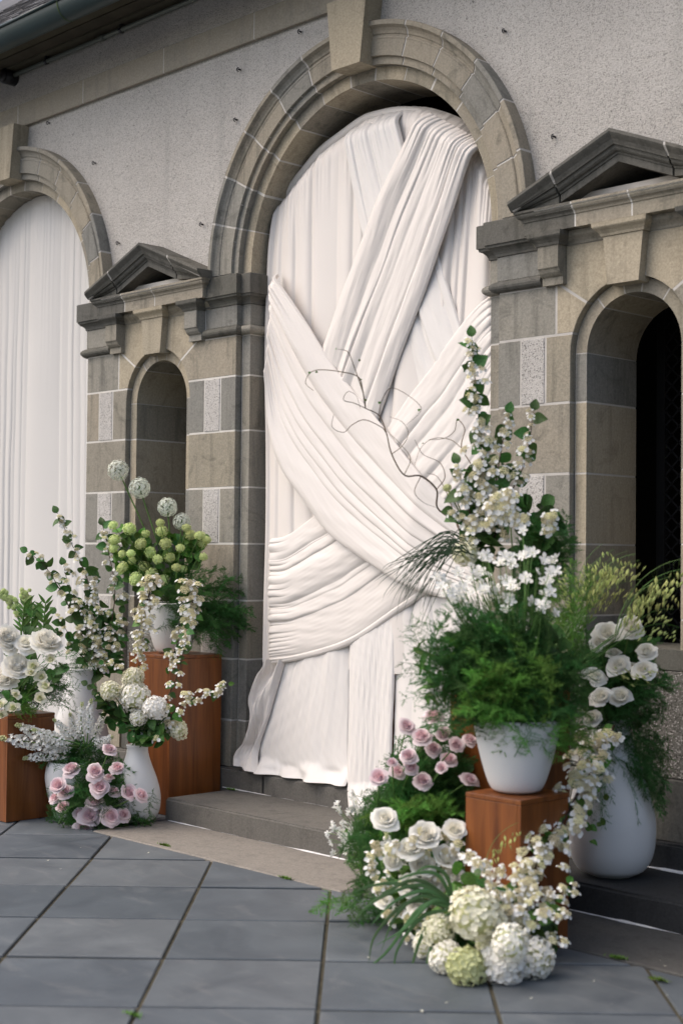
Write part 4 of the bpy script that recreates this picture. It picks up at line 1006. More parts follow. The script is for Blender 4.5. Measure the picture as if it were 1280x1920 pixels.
def leafy_branch(name, pts, d, label, group, flowers='lace', nfl=14, nlf=12, flr=.032, lfs=.075, stem='branch', side=0., spread=.026, lkind='leaf', face=.6, stem_r=.0045, cat='blossom branch', tipfrac=1., fl_lo=.05, droop=0.):
    """a branch along picture places (x, y[, extra depth]) with leaves and flat blossom heads, each its own part"""
    P3 = [atd(q[0], q[1], d+(q[2] if len(q) > 2 else 0)) for q in pts]; path = smooth_path(P3, 40); root = empty(name, path[0], label=label, cat=cat, group=group)
    mb = MB(); tube(mb, path, [stem_r*(1-.7*i/39) for i in range(40)], 6); bake(mb, 'stem', stem, root, True)
    V = [Vector(p) for p in path]
    for k in range(nfl):
        t = fl_lo+(1-fl_lo)*(k+random.uniform(.1, .9))/nfl; i = min(int(t*39), 38); o = V[i]; sz = flr*(1.12-.45*t)*random.uniform(.8, 1.2)
        off = (rt*random.gauss(side, 1)+up*random.gauss(0, .6))*spread*(1.1-.5*t)+tocam(o)*random.uniform(0, .03)
        ax = tocam(o)*face+UPV*.75+off.normalized()*.5+Vector((random.gauss(0, .25), random.gauss(0, .25), 0))
        obj('flower_cluster', pick(flowers), root, M4(o+off, ax, UPV, sz, random.uniform(0, 6)))
    for k in range(nlf):
        t = min((k+random.uniform(.2, .9))/nlf*tipfrac+(1-tipfrac), .99); i = min(int(t*39), 38); o = V[i]; s = lfs*(1.05-.35*t)*random.uniform(.7, 1.2)
        sgn = 1 if k % 2 else -1; ax = rt*sgn*random.uniform(.2, 1)+UPV*random.uniform(-.9, .5)+fwd*random.uniform(-.4, .4)
        obj('leaf', pick(lkind), root, M4(o, ax, tocam(o)+Vector((random.gauss(0, .5), random.gauss(0, .5), .4+random.gauss(0, .4))), s))
    if True:
        o = V[-1]; obj('leaf', pick(lkind), root, M4(o, V[-1]-V[-4]+Vector((0, 0, -.01)), tocam(o), lfs*.6))
    return root
def fern(name, base, tips, d, label, group, kind='fern', size=1., cat='fern', jit=.05, inner=.55):
    """bunch of fronds leaving the heart of the bunch for picture places (x, y[, extra depth])"""
    base = Vector(base); root = empty(name, base, label=label, cat=cat, group=group)
    for q in tips:
        dd = d+(q[2] if len(q) > 2 else random.uniform(-.1, .1)); tip = atd(q[0]+random.uniform(-8, 8), q[1]+random.uniform(-8, 8), dd)
        o = base.lerp(tip, random.uniform(.1, inner))+Vector((random.gauss(0, jit), random.gauss(0, jit), random.gauss(0, jit)))
        v = tip-o+Vector((random.gauss(0, .03), random.gauss(0, .03), random.gauss(0, .03))); L = min(max(v.length, .10), .34)
        o = tip-v.normalized()*L
        w = max(L*size, .13)
        obj('frond', pick(kind), root, M4(o, v, UPV+Vector((random.gauss(0, .6), random.gauss(0, .6), random.gauss(0, .3))), (w, w, L)))
    return root
def scatter(poly, n):
    """n random places inside a picture polygon"""
    xs_ = [p[0] for p in poly]; ys_ = [p[1] for p in poly]; out = []
    while len(out) < n:
        x, y = random.uniform(min(xs_), max(xs_)), random.uniform(min(ys_), max(ys_)); c = False; j = len(poly)-1
        for i in range(len(poly)):
            (xi, yi), (xj, yj) = poly[i], poly[j]
            if (yi > y) != (yj > y) and x < (xj-xi)*(y-yi)/(yj-yi)+xi: c = not c
            j = i
        if c: out.append((x, y))
    return out
def blade(root, pts, d, w=.006, name='blade', mat='grass'):
    P = smooth_path([atd(q[0], q[1], d+(q[2] if len(q) > 2 else 0)) for q in pts], 16); mb = MB(); V = []
    for i, p in enumerate(P):
        p = Vector(p); t = (Vector(P[min(i+1, 15)])-Vector(P[max(i-1, 0)])).normalized(); s = t.cross(tocam(p)).normalized(); k = w*(1-(i/15)**2.2)*(.5+.5*min(1, i/4))
        nn = s.cross(t)*k*.35; V += [tuple(p-s*k), tuple(p+nn), tuple(p+s*k)]
    mb.add(V, [(i*3+k, i*3+k+1, i*3+k+4, i*3+k+3) for i in range(15) for k in range(2)]); return bake(mb, name, mat, root, True)
# ================================================================== arrangements by the far pier
# --- white peonies and lisianthus on the short pedestal
B1 = Vector((-1.64, -1.12, .62)); d1 = 8.38
fern('fern_bunch', B1, scatter([(0, 1255), (120, 1240), (135, 1300), (60, 1345), (0, 1380)], 34), d1+.12, 'green fern under the white peonies on the short pedestal', 'ferns', 'fern')
fern('fern_bunch', B1, scatter([(90, 1195), (150, 1215), (150, 1330), (95, 1330)], 22), d1+.25, 'wispy fern reaching towards the tall bottle vase', 'ferns', 'wispy', 1.1)
fern('fern_bunch', B1, scatter([(30, 1285), (90, 1285), (85, 1335), (30, 1335)], 9), d1, 'bright green fern tuft among the lisianthus', 'ferns', 'fern2', .8)
roses('peony', [(14, 1196, 21), (88, 1204, 23), (33, 1250, 23), (6, 1272, 22)], d1, B1, 'white_peony', 'full white peony, %s from the picture edge by the curtain', 'peony', 'white peonies on the short pedestal')
roses('whiterose', [(48, 1206, 18), (20, 1215, 13)], d1, B1, 'white_rose', '%s white rose between the peonies by the curtain', 'rose', 'white roses among the peonies')
roses('bud', [(63, 1250, 13), (78, 1270, 12), (85, 1288, 13), (75, 1310, 11), (30, 1303, 10), (25, 1328, 12), (2, 1322, 12), (3, 1342, 10), (96, 1238, 10), (58, 1263, 9)], d1-.03, B1, 'lisianthus', 'small cream lisianthus, %s in the peony bunch', 'lisianthus', 'lisianthus in the peony bunch')
rt_leaf = empty('leaf_sprigs', B1, label='dark leaves tucked among the white peonies', cat='foliage'); leaves_at(rt_leaf, scatter([(0, 1180), (110, 1180), (120, 1260), (40, 1320), (0, 1330)], 44), d1+.06, .075)
for k, (pts, t) in enumerate((([(40, 1210), (38, 1170), (20, 1125), (-5, 1108)], 'leaning out of the picture'), ([(75, 1210), (62, 1165), (52, 1135), (48, 1112)], 'standing upright'))):
    P3 = smooth_path([atd(x, y, d1+.1) for x, y in pts], 20); root = empty('snapdragon', P3[0], label='pale green snapdragon spike above the peonies, '+t, cat='snapdragon', group='snapdragons'); mb = MB(); tube(mb, P3, .004, 6); bake(mb, 'stem', 'stem', root, True)
    for i in range(9, 20):
        for _ in range(4): obj('floret', pick('snowball'), root, M4(Vector(P3[i])+rt*random.uniform(-.025, .025)+up*random.uniform(-.02, .02), tocam(P3[i]), UPV, random.uniform(.011, .018)))
root = empty('lily_foliage', B1, label='upright lance-shaped lily leaves above the peonies', cat='foliage')
for x, yb, yt in ((40, 1195, 1135), (56, 1195, 1145), (80, 1200, 1132)):
    P3 = smooth_path([atd(x, yb, d1+.08), atd(x+3, (yb+yt)/2, d1+.08), atd(x+6, yt, d1+.08)], 16); mb = MB(); tube(mb, P3, .004, 6); bake(mb, 'stem', 'stem', root, True)
    for i in range(3, 16, 2):
        for s in (-1, 1): obj('leaf', pick('long'), root, M4(P3[i], rt*s*random.uniform(.5, 1)+up*random.uniform(.5, 1.2)-fwd*random.uniform(-.3, .5), tocam(P3[i]), random.uniform(.06, .10)))
# --- blossom branches in the tall bottle vase
top2 = V2+Vector((0, 0, .82)); d2 = dep(top2)-.02
BR = [([(185, 1262), (178, 1180), (165, 1090), (135, 1020), (108, 962)], 24, 24, 'tallest, against the curtain'), ([(180, 1262), (150, 1180), (115, 1110), (85, 1062), (52, 1034)], 12, 20, 'leaning out over the peonies'),
      ([(190, 1262), (205, 1190), (216, 1110), (205, 1040), (193, 985)], 20, 22, 'beside the snowballs'), ([(183, 1262), (170, 1200), (150, 1140), (130, 1100), (120, 1060)], 20, 12, 'inner one in the middle'),
      ([(188, 1262), (190, 1210), (178, 1160), (172, 1120), (178, 1085)], 20, 14, 'short one above the vase lip'), ([(186, 1262), (208, 1225), (222, 1190), (228, 1150)], 12, 14, 'short one bending to the snowballs'), ([(183, 1262), (150, 1225), (130, 1190), (105, 1150)], 12, 10, 'low one bending to the peonies')]
for pts, nf, nl, t in BR: leafy_branch('blossom_branch', pts, d2, 'blossom branch in the tall bottle vase, '+t, 'blossom branches in the tall bottle vase', 'lace' if nf > 12 else 'straw', nf, nl, .036, .092, spread=.034)
fern('fern_bunch', top2, scatter([(100, 1215), (160, 1200), (170, 1260), (110, 1265)], 14), d2-.1, 'fern collar over the lip of the tall bottle vase', 'ferns', 'wispy')
root = empty('leaf_sprigs', top2, label='dark round leaves at the mouth of the tall bottle vase', cat='foliage'); leaves_at(root, scatter([(140, 1130), (225, 1130), (225, 1255), (160, 1265)], 60), d2+.05, .085)
# --- snowballs, alliums and fern on the tall pedestal
B4 = V4+Vector((0, 0, .27)); d4 = dep(B4)
sb = [(523, 333, 20), (597, 347, 26), (530, 400, 24), (527, 438, 22), (652, 417, 24), (605, 463, 18), (673, 372, 19), (695, 457, 24), (746, 360, 25), (766, 418, 24), (740, 322, 17), (784, 482, 22), (728, 490, 20), (664, 526, 26), (567, 527, 24), (612, 497, 18), (628, 580, 28), (880, 378, 23), (923, 380, 21), (935, 418, 20), (955, 400, 18), (862, 345, 18), (832, 437, 18), (815, 527, 20), (845, 535, 18), (756, 585, 24), (700, 558, 26), (940, 478, 18), (565, 465, 17)]
heads('snowball', [(x*.40625, 850+y*.40625, r*.46, random.uniform(-.22, -.02)) for x, y, r in sb], d4, B4, 'snowball_bloom', 'pale green snowball bloom, %s from the far side of the tall pot', 'snowball', 'green snowball blooms', stem_r=.0025)
root = empty('leaf_sprigs', B4, label='green lobed leaves among the snowball blooms', cat='foliage'); leaves_at(root, scatter([(215, 985), (300, 1005), (385, 1000), (390, 1050), (320, 1100), (250, 1110), (215, 1070)], 120), d4-.02, .07, 'leaf2'); leaves_at(root, scatter([(225, 1000), (370, 1010), (370, 1060), (300, 1110), (240, 1100)], 70), d4+.03, .08, 'leaf')
al = [(222, 882, 20), (262, 915, 20), (314, 951, 18.5), (341, 978, 16.5)]
for (x, y, r), t in zip(al, ('highest of the four', 'second highest of the four', 'third highest of the four', 'lowest of the four, half behind leaves')):
    p = atd(x, y, d4); root = empty('allium', B4, label='round white allium on a bare stem, '+t, cat='allium', group='white alliums'); obj('florets', pick('allium'), root, M4(p, UPV, None, r*d4/CAM_F), kind='stuff')
    mb = MB(); tube(mb, smooth_path([p, (p*.45+B4*.55)+Vector((.01, 0, .03)), B4], 12), .0042, 6); bake(mb, 'stem', 'stem', root, True)
fern('fern_bunch', B4+Vector((.03, 0, 0)), scatter([(330, 1030), (390, 1050), (455, 1085), (490, 1150), (470, 1200), (420, 1230), (380, 1200), (330, 1110)], 80)+scatter([(300, 1100), (360, 1110), (360, 1180), (320, 1170)], 14), d4-.05, 'asparagus fern spilling from the snowball pot across the stone', 'ferns', 'fern', .62, jit=.07)
fern('fern_bunch', B4, scatter([(380, 1150), (470, 1130), (480, 1220), (400, 1245)], 12), d4-.1, 'loose fern tips hanging below the snowball pot', 'ferns', 'wispy', .6)
for pts, t in (([(300, 1085), (283, 1105), (270, 1150), (268, 1200), (258, 1262)], 'hanging nearer the blossom branches'), ([(335, 1090), (364, 1115), (352, 1160), (333, 1205), (318, 1250)], 'hanging nearer the fern')):
    leafy_branch('blossom_branch', pts, d4-.3, 'straw and white blossom garland before the snowball pot, '+t, 'garlands from the snowball pot', 'straw', 38, 12, .040, .08, spread=.03, lkind='leaf2'); leafy_branch('blossom_branch', pts[1:], d4-.33, 'white florets threaded through the garland, '+t, 'garlands from the snowball pot', 'lace', 20, 2, .036, .05, spread=.036)
fern('fern_bunch', B4+Vector((.08, -.08, 0)), scatter([(325, 1090), (400, 1080), (410, 1200), (350, 1225), (325, 1160)], 40), d4-.25, 'fern veil hanging over the near side of the snowball pot', 'ferns', 'fern', .6, jit=.05)
# --- hydrangeas in the bottle vase
B5 = V1+Vector((0, 0, .43)); d5 = dep(B5)-.10
heads('hyd_white', [(252, 1305, 29), (260, 1344, 17, -.02)], d5, B5, 'white_hydrangea', '%s white hydrangea above the bottle vase', 'hydrangea', 'white hydrangeas in the bottle vase')
heads('hyd_cream', [(207, 1296, 20), (250, 1272, 21, .05), (333, 1368, 20)], d5, B5, 'cream_hydrangea', 'creamy hydrangea over the bottle vase, %s of three', 'hydrangea', 'cream hydrangeas in the bottle vase')
heads('hyd_pure', [(292, 1328, 24, -.04)], d5, B5, 'white_hydrangea', 'brightest white hydrangea, the %s choice at the bottle vase mouth'.replace('the %s choice ', 'round head%.0s '), 'hydrangea', 'white hydrangeas in the bottle vase')
leafy_branch('blossom_branch', [(300, 1385), (330, 1330), (370, 1308), (405, 1297), (428, 1283)], d5-.03, 'white lacecap branch stretching from the bottle vase towards the drape', 'branches in the bottle vase', 'lace', 22, 9, .032, .06, spread=.032, lkind='leaf2', fl_lo=.08)
leafy_branch('blossom_branch', [(275, 1390), (262, 1320), (240, 1270), (215, 1245), (195, 1240)], d5+.06, 'straw blossom branch behind the hydrangeas', 'branches in the bottle vase', 'straw', 14, 8, .03, .06)
leafy_branch('blossom_branch', [(285, 1390), (310, 1320), (335, 1260), (345, 1215), (350, 1180)], d5+.04, 'leafy blossom branch before the tall pedestal', 'branches in the bottle vase', 'lace', 16, 16, .028, .065)
root = empty('leaf_sprigs', B5, label='dark leaves round the neck of the bottle vase', cat='foliage'); leaves_at(root, scatter([(180, 1290), (230, 1330), (330, 1340), (310, 1385), (260, 1395), (200, 1360)], 46), d5+.02, .09); leaves_at(root, scatter([(235, 1355), (310, 1355), (295, 1400), (255, 1400)], 16), d5-.03, .085)
leafy_branch('leafy_twig', [(275, 1392), (230, 1350), (195, 1310), (165, 1283)], d5, 'bare leafy twig leaning from the bottle vase over the stocks', 'branches in the bottle vase', 'straw', 2, 16, .012, .075)
# --- stocks in the low pot
B3 = V3+Vector((0, 0, .30)); d3 = dep(B3)-.05
STK = [((148, 1398), (0, 1392)), ((145, 1402), (28, 1365)), ((150, 1395), (60, 1372)), ((152, 1395), (98, 1352)), ((155, 1390), (128, 1340)), ((158, 1392), (155, 1318)), ((160, 1395), (178, 1312)), ((150, 1405), (45, 1428)), ((150, 1400), (80, 1398)), ((165, 1400), (200, 1335)), ((150, 1400), (110, 1385)), ((160, 1400), (150, 1352)), ((150, 1400), (40, 1398)), ((165, 1400), (215, 1385))]
for (a, b), w in zip(STK, ordinals([b for a, b in STK])):
    dd = d3+random.uniform(-.16, .0); p, q = atd(*a, dd+.05), atd(*b, dd); root = empty('stock_flower', B3, label='white stock spike, %s from the curtain side of the low pot' % w, cat='stock', group='white stocks')
    L = (q-p).length; obj('flower_spike', pick('stock'), root, M4(p, q-p, UPV, (max(L, .26)*.92, max(L, .26)*.92, L))); stem_part(root, p, B3, .003)
fern('fern_bunch', B3, scatter([(80, 1400), (180, 1380), (215, 1420), (130, 1440), (60, 1430)], 30), d3-.02, 'fern round the stocks in the low pot', 'ferns', 'fern', .8)
# --- pink roses on the ground
G = Vector((-1.13, -.98, .01)); dg = dep(G+Vector((0, 0, .15)))-.02
PK = [(205, 1406, 14), (221, 1440, 14), (180, 1448, 17), (135, 1443, 16), (110, 1473, 16), (123, 1485, 15), (119, 1515, 14), (187, 1477, 18), (213, 1484, 12), (242, 1487, 18), (265, 1491, 14), (179, 1504, 16), (150, 1525, 12, .04), (168, 1531, 19), (208, 1531, 19), (231, 1528, 14, .03), (159, 1553, 18), (104, 1496, 11, .05), (205, 1458, 9, .05)]
roses('pink', [(x, y, r*.92, (random.uniform(-.05, .05) if len(o) == 0 else o[0])) for x, y, r, *o in PK], dg, G, 'pink_rose', 'dusty pink rose on the ground by the bottle vase, %s from the curtain side', 'rose', 'pink roses by the bottle vase', centre=G+Vector((0, 0, .05)), spread=.8)
fern('fern_bunch', G+Vector((-.04, .02, .03)), scatter([(75, 1530), (90, 1480), (150, 1440), (215, 1430), (270, 1500), (300, 1550), (200, 1575), (90, 1560)], 110), dg+.04, 'dark fern bedding the pink roses by the bottle vase', 'ferns', 'fern', .85, jit=.09)
fern('fern_bunch', G+Vector((-.06, .12, .1)), scatter([(170, 1400), (260, 1430), (250, 1470), (140, 1440)], 24), dg+.1, 'fern rising between the low pot and the bottle vase', 'ferns', 'fern', .8, jit=.08)
root = empty('leaf_sprigs', G, label='dark rose leaves under the pink roses by the bottle vase', cat='foliage'); leaves_at(root, scatter([(110, 1460), (260, 1470), (250, 1545), (130, 1550)], 60), dg+.06, .055)
fern('baby_breath', G, [(x, y) for x, y in ((160, 1478), (164, 1470), (240, 1445), (250, 1438), (255, 1460))], dg-.02, 'small feathery sprigs poking up between the pink roses', 'ferns', 'wispy', .5)

# ================================================================== arrangements by the nearer pier
# --- twigs and blossom branches in the rear pot
B7 = V7+Vector((0, 0, .17)); d7 = dep(B7)-.05
z3 = lambda P: [(480+x*.390625, 500+y*.390625) for x, y in P]
TW = [([(985, 1285), (960, 1225), (870, 1160), (865, 1070), (790, 1005), (710, 1000), (650, 900), (625, 800), (590, 715), (525, 680)], .0055), ([(525, 680), (512, 600), (490, 530), (410, 505), (300, 495), (255, 515), (238, 560), (275, 595)], .003), ([(512, 600), (470, 480), (440, 410), (390, 395)], .0025), ([(625, 800), (600, 770), (520, 735), (460, 760), (420, 795), (365, 770), (372, 710)], .0025),
      ([(590, 715), (600, 650), (640, 585), (700, 600), (780, 660), (785, 700), (720, 760)], .002), ([(525, 680), (470, 655), (420, 640), (440, 600), (480, 620), (500, 680)], .002), ([(650, 900), (700, 860), (730, 800), (700, 745), (640, 720)], .002), ([(980, 1290), (1040, 1000), (985, 870), (1000, 780), (965, 735), (950, 790), (900, 825), (830, 830)], .003), ([(985, 870), (930, 830), (850, 825), (790, 870), (760, 950)], .002), ([(865, 1070), (905, 1010), (880, 940), (800, 900), (760, 830)], .0025), ([(790, 1005), (760, 1080), (800, 1130), (860, 1155)], .002), ([(710, 1000), (740, 920), (690, 850), (640, 800)], .002), ([(960, 1225), (920, 1100), (870, 1010), (820, 990)], .0025)]
root = empty('curly_willow', B7, label='bare twisted willow twigs reaching across the drape', cat='willow branch')
for i, (P, r) in enumerate(TW):
    q = z3(P); ph = random.uniform(0, 6); P3 = [atd(x, y, d7+.10+.06*math.sin(ph+k)) for k, (x, y) in enumerate(q)]
    if i == 0: P3 = [B7]+P3
    mb = MB(); tube(mb, smooth_path(P3, 50), [r*(1-.6*k/49) for k in range(50)], 6); bake(mb, 'twig', 'twig', root, True)
for x, y in z3([(490, 450), (385, 395), (505, 545), (585, 655), (290, 510), (960, 735), (775, 690), (250, 510), (800, 850), (520, 640)]): obj('leaf', pick('leaf2'), root, M4(atd(x, y, d7+.10), Vector((random.gauss(0, 1), random.gauss(0, 1), .3)), tocam(atd(x, y, d7)), .014))
UB = [([(905, 1010), (905, 900), (898, 800), (890, 710), (884, 632)], 46, 26, 'tallest'), ([(915, 1010), (925, 930), (938, 850), (952, 775)], 20, 14, 'middle one'), ([(925, 1010), (955, 930), (985, 860), (1000, 770)], 22, 12, 'one nearest the lattice opening'), ([(895, 1010), (880, 960), (868, 915), (858, 870)], 18, 8, 'shortest, beside the willow twigs'), ([(900, 1020), (885, 990), (870, 970), (850, 955)], 14, 6, 'lowest, beside the willow twigs')]
for pts, nf, nl, t in UB: leafy_branch('blossom_branch', pts, d7-.02, 'upright white blossom branch in the rear pot, '+t, 'upright branches in the rear pot', 'lace', nf, nl, .033, .09, spread=.024, side=-.7 if nf > 40 else -.3)
root = empty('leaf_sprigs', B7, label='dark heart-shaped leaves massed below the upright blossom', cat='foliage'); leaves_at(root, scatter([(875, 960), (930, 900), (1040, 950), (1050, 1060), (900, 1070)], 75), d7, .095); leaves_at(root, scatter([(880, 900), (960, 860), (960, 960), (890, 980)], 22), d7+.03, .08)
heads('hyd_cream', [(873, 1037, 26, -.05)], d7, B7, 'cream_hydrangea', 'upright cream hydrangea below the willow twigs, before the drape%.0s', 'hydrangea', 'cream hydrangeas in the rear pot')
root = empty('lacecap_hydrangea', B7, label='large straw and white lacecap head at the centre of the rear pot', cat='hydrangea')
for x, y in scatter([(915, 935), (950, 918), (995, 940), (990, 975), (955, 990), (920, 975)], 26): obj('flower_cluster', pick('lace'), root, M4(atd(x, y, d7-.16), tocam(B7)+UPV*.5, UPV, random.uniform(.028, .038), random.uniform(0, 6)))
stem_part(root, atd(955, 960, d7-.1), B7)
heads('hyd_green', [(852, 930, 13, .02), (838, 915, 8, .02)], d7, B7, 'green_hydrangea', 'little lime hydrangea among the willow twigs, %s of two', 'hydrangea', 'lime hydrangeas')
root = empty('lacecap_hydrangea', B7, label='small lacecap head in the fern near the lattice opening', cat='hydrangea')
for x, y in scatter([(1015, 965), (1040, 965), (1040, 998), (1015, 998)], 8): obj('flower_cluster', pick('lace'), root, M4(atd(x, y, d7-.08), tocam(B7)+UPV*.3, UPV, .03, random.uniform(0, 6)))
fern('fern_bunch', B7, scatter([(1000, 960), (1060, 940), (1080, 1050), (1050, 1130), (980, 1100)], 36), d7+.02, 'dark fern beside the lattice opening, below the blossom', 'ferns', 'fern', .8)
root = empty('bear_grass', B7, label='fine dark grass blades fanning out before the drape', cat='grass')
for k in range(46):
    a = random.uniform(0, 1); x0, y0 = random.uniform(865, 890), random.uniform(1015, 1050); x1, y1 = 850-random.uniform(70, 150)*(1-.45*a), random.uniform(1020, 1100)+a*50
    blade(root, [(x0, y0), ((x0+x1)/2+20, min(y0, y1)-random.uniform(2, 26)), (x1+15, y1-10), (x1-random.uniform(0, 20), y1+random.uniform(10, 60)*(.5+a))], d7-.05+random.uniform(-.1, .1), .0022, 'blade', 'darkgrass')
# --- white starry flowers, fern and oats in the front pot
B8 = V5+Vector((0, 0, .26)); d8 = dep(B8)
STAR = scatter([(865, 1070), (900, 1040), (960, 1035), (1040, 1035), (1045, 1110), (1010, 1150), (930, 1150), (870, 1130)], 58)+scatter([(800, 1085), (870, 1070), (880, 1150), (830, 1130)], 16)+[(980, 995), (955, 1045), (1020, 1050), (985, 1085), (1030, 1110), (995, 1128), (1040, 1150), (1028, 1085)]
for x, y in STAR:
    p = atd(x, y, d8+random.uniform(-.2, .12)); b = B8+Vector((random.uniform(-.05, .05), random.uniform(-.05, .05), 0)); root = empty('white_starflower', b, label='small white star-shaped flower in the cloud above the fern pot', cat='starflower', group='white starflowers above the fern pot')
    obj('bloom', pick('star'), root, M4(p, tocam(p)*.7+UPV*.6+Vector((random.gauss(0, .5), random.gauss(0, .5), 0)), UPV, random.uniform(.020, .031), random.uniform(0, 6))); stem_part(root, p, b, .0016, 'stem', .03)
fern('fern_bunch', B8, scatter([(800, 1170), (870, 1120), (960, 1110), (1060, 1130), (1110, 1220), (1110, 1330), (1060, 1375), (960, 1350), (860, 1370), (810, 1330), (790, 1250)], 150), d8-.10, 'great cushion of dark fern filling the front pot', 'ferns', 'fern', .8, jit=.09)
fern('fern_bunch', B8, scatter([(850, 1250), (960, 1220), (990, 1300), (930, 1350), (850, 1370)], 40), d8-.22, 'yellow green fern tufts on the face of the front pot', 'ferns', 'fern2', .75, jit=.06)
fern('fern_bunch', B8, scatter([(770, 1180), (830, 1150), (840, 1330), (780, 1320)], 26), d8-.05, 'loose fern plumes against the drape', 'ferns', 'wispy', .7)
fern('fern_bunch', B8+Vector((.08, .03, 0)), scatter([(1040, 1330), (1120, 1330), (1110, 1420), (1045, 1430)], 26), d8-.03, 'fern hanging between the front pot and the large bottle vase', 'ferns', 'fern2', .8)
fern('fern_bunch', B8+Vector((.05, .1, 0)), scatter([(1040, 1100), (1080, 1030), (1130, 1040), (1120, 1150), (1060, 1170)], 9), d8+.25, 'pale green plume under the oat stalks', 'ferns', 'fern2', .7)
fern('fern_bunch', B8, scatter([(820, 1140), (900, 1170), (1060, 1170), (1080, 1280), (1000, 1330), (850, 1330)], 16), d8-.2, 'lighter fern tips over the dark fern cushion', 'ferns', 'fern2', .8, jit=.07)
root = empty('leaf_sprigs', B8, label='long dark leaves inside the fern cushion', cat='foliage'); leaves_at(root, scatter([(830, 1180), (1060, 1180), (1070, 1310), (860, 1310)], 70), d8+.02, .09)
fern('fern_bunch', B8, scatter([(745, 1160), (820, 1120), (830, 1350), (750, 1340)], 24)+scatter([(1080, 1180), (1140, 1200), (1120, 1330)], 10), d8-.12, 'airy fern fringe round the dark fern cushion', 'ferns', 'wispy', .8)
leaves_at(root, scatter([(775, 1190), (850, 1170), (860, 1320), (800, 1330)], 26), d8-.1, .10, 'long')
OATS = [((1070, 1160), (1070, 1030)), ((1080, 1165), (1105, 1025)), ((1085, 1160), (1125, 1060)), ((1090, 1170), (1150, 1040)), ((1075, 1165), (1030, 1120)), ((1160, 1195), (1212, 1060)), ((1085, 1165), (1090, 1075)), ((1165, 1200), (1225, 1100)), ((1075, 1150), (1085, 1005)), ((1085, 1150), (1110, 1000)), ((1090, 1140), (1130, 1000)), ((1080, 1150), (1060, 1010)), ((1095, 1150), (1140, 1010)), ((1080, 1160), (1045, 1080)), ((1090, 1150), (1100, 1050)), ((1150, 1190), (1195, 1000)), ((1155, 1190), (1205, 1020)), ((1150, 1190), (1180, 1060)), ((1165, 1200), (1235, 1140)), ((1130, 1250), (1200, 1315)), ((1085, 1140), (1120, 1030)), ((1150, 1200), (1190, 1040))]
for (a, b), w in zip(OATS, ordinals([b for a, b in OATS])):
    dd = d8+.22+random.uniform(-.08, .08); p, q = atd(*a, dd), atd(*b, dd); root = empty('oat_grass', B8, label='nodding pale oat stalk by the lattice opening, %s counting from the drape' % w, cat='oat grass', group='oat stalks'); L = (q-p).length
    obj('oat_spray', pick('oat'), root, M4(p, q-p, rt*random.uniform(.2, 1)+Vector((random.gauss(0, .3),)*3), max(L, .25)*1.05)); stem_part(root, p, B8, .002)
for y0, y1 in ((1330, 1500),):
    pts = [(900, 1640), (908, 1600), (915, 1560), (912, 1520)]; root = empty('oat_grass', atd(900, 1640, d8-.35), label='single oat stalk standing before the short front pedestal', cat='oat grass', group='oat stalks'); p, q = atd(905, 1650, d8-.28), atd(912, 1515, d8-.28)
    obj('oat_spray', pick('oat'), root, M4(p, q-p, rt, (q-p).length))
# --- white roses in the large bottle vase
B6 = V6+Vector((0, 0, .68)); d6 = dep(B6)-.16
WR = [(1137, 1190, 25), (1182, 1176, 23), (1072, 1168, 15), (1050, 1155, 17), (1211, 1222, 18), (1158, 1248, 21), (1206, 1257, 20), (1113, 1268, 21), (1126, 1307, 19), (1162, 1307, 21), (1110, 1347, 17), (1035, 1160, 12), (1185, 1255, 15, .06), (1120, 1205, 16, .05), (1150, 1225, 13, .06)]
roses('whiterose', [(x, y, r*.92, (o[0] if o else random.uniform(-.04, .04))) for x, y, r, *o in WR], d6, B6, 'white_rose', 'white rose over the large bottle vase, %s counting from the drape', 'rose', 'white roses over the large bottle vase', spread=.5)
fern('fern_bunch', B6, scatter([(1060, 1180), (1140, 1150), (1240, 1190), (1275, 1290), (1230, 1350), (1120, 1380), (1070, 1300)], 105), d6+.06, 'dark fern behind the white roses', 'ferns', 'fern', .8, jit=.08)
fern('fern_bunch', B6+Vector((.05, -.03, 0)), scatter([(1185, 1330), (1250, 1330), (1260, 1500), (1240, 1540), (1195, 1440)], 55), d6+.05, 'fern trailing down the far side of the large bottle vase', 'ferns', 'fern', .5)
fern('fern_bunch', B6+Vector((0, -.10, -.02)), [(1205+random.uniform(-12, 8), 1400+k*14) for k in range(12)], d6-.02, 'thin fern trail lying on the large bottle vase', 'ferns', 'wispy', .35, jit=.02)
fern('fern_bunch', B6+Vector((-.07, -.10, 0)), scatter([(1115, 1420), (1165, 1430), (1140, 1560), (1095, 1590), (1095, 1480)], 30), d6-.05, 'delicate trail between the garland and the large bottle vase', 'ferns', 'wispy', .35, jit=.03)
root = empty('leaf_sprigs', B6, label='dark rose leaves among the white roses of the large bottle vase', cat='foliage'); leaves_at(root, scatter([(1080, 1190), (1210, 1190), (1220, 1310), (1100, 1360)], 60), d6+.04, .07)
leaves_at(root, scatter([(1100, 1480), (1140, 1470), (1125, 1570), (1095, 1600)], 12), d6-.1, .035, 'leaf2')
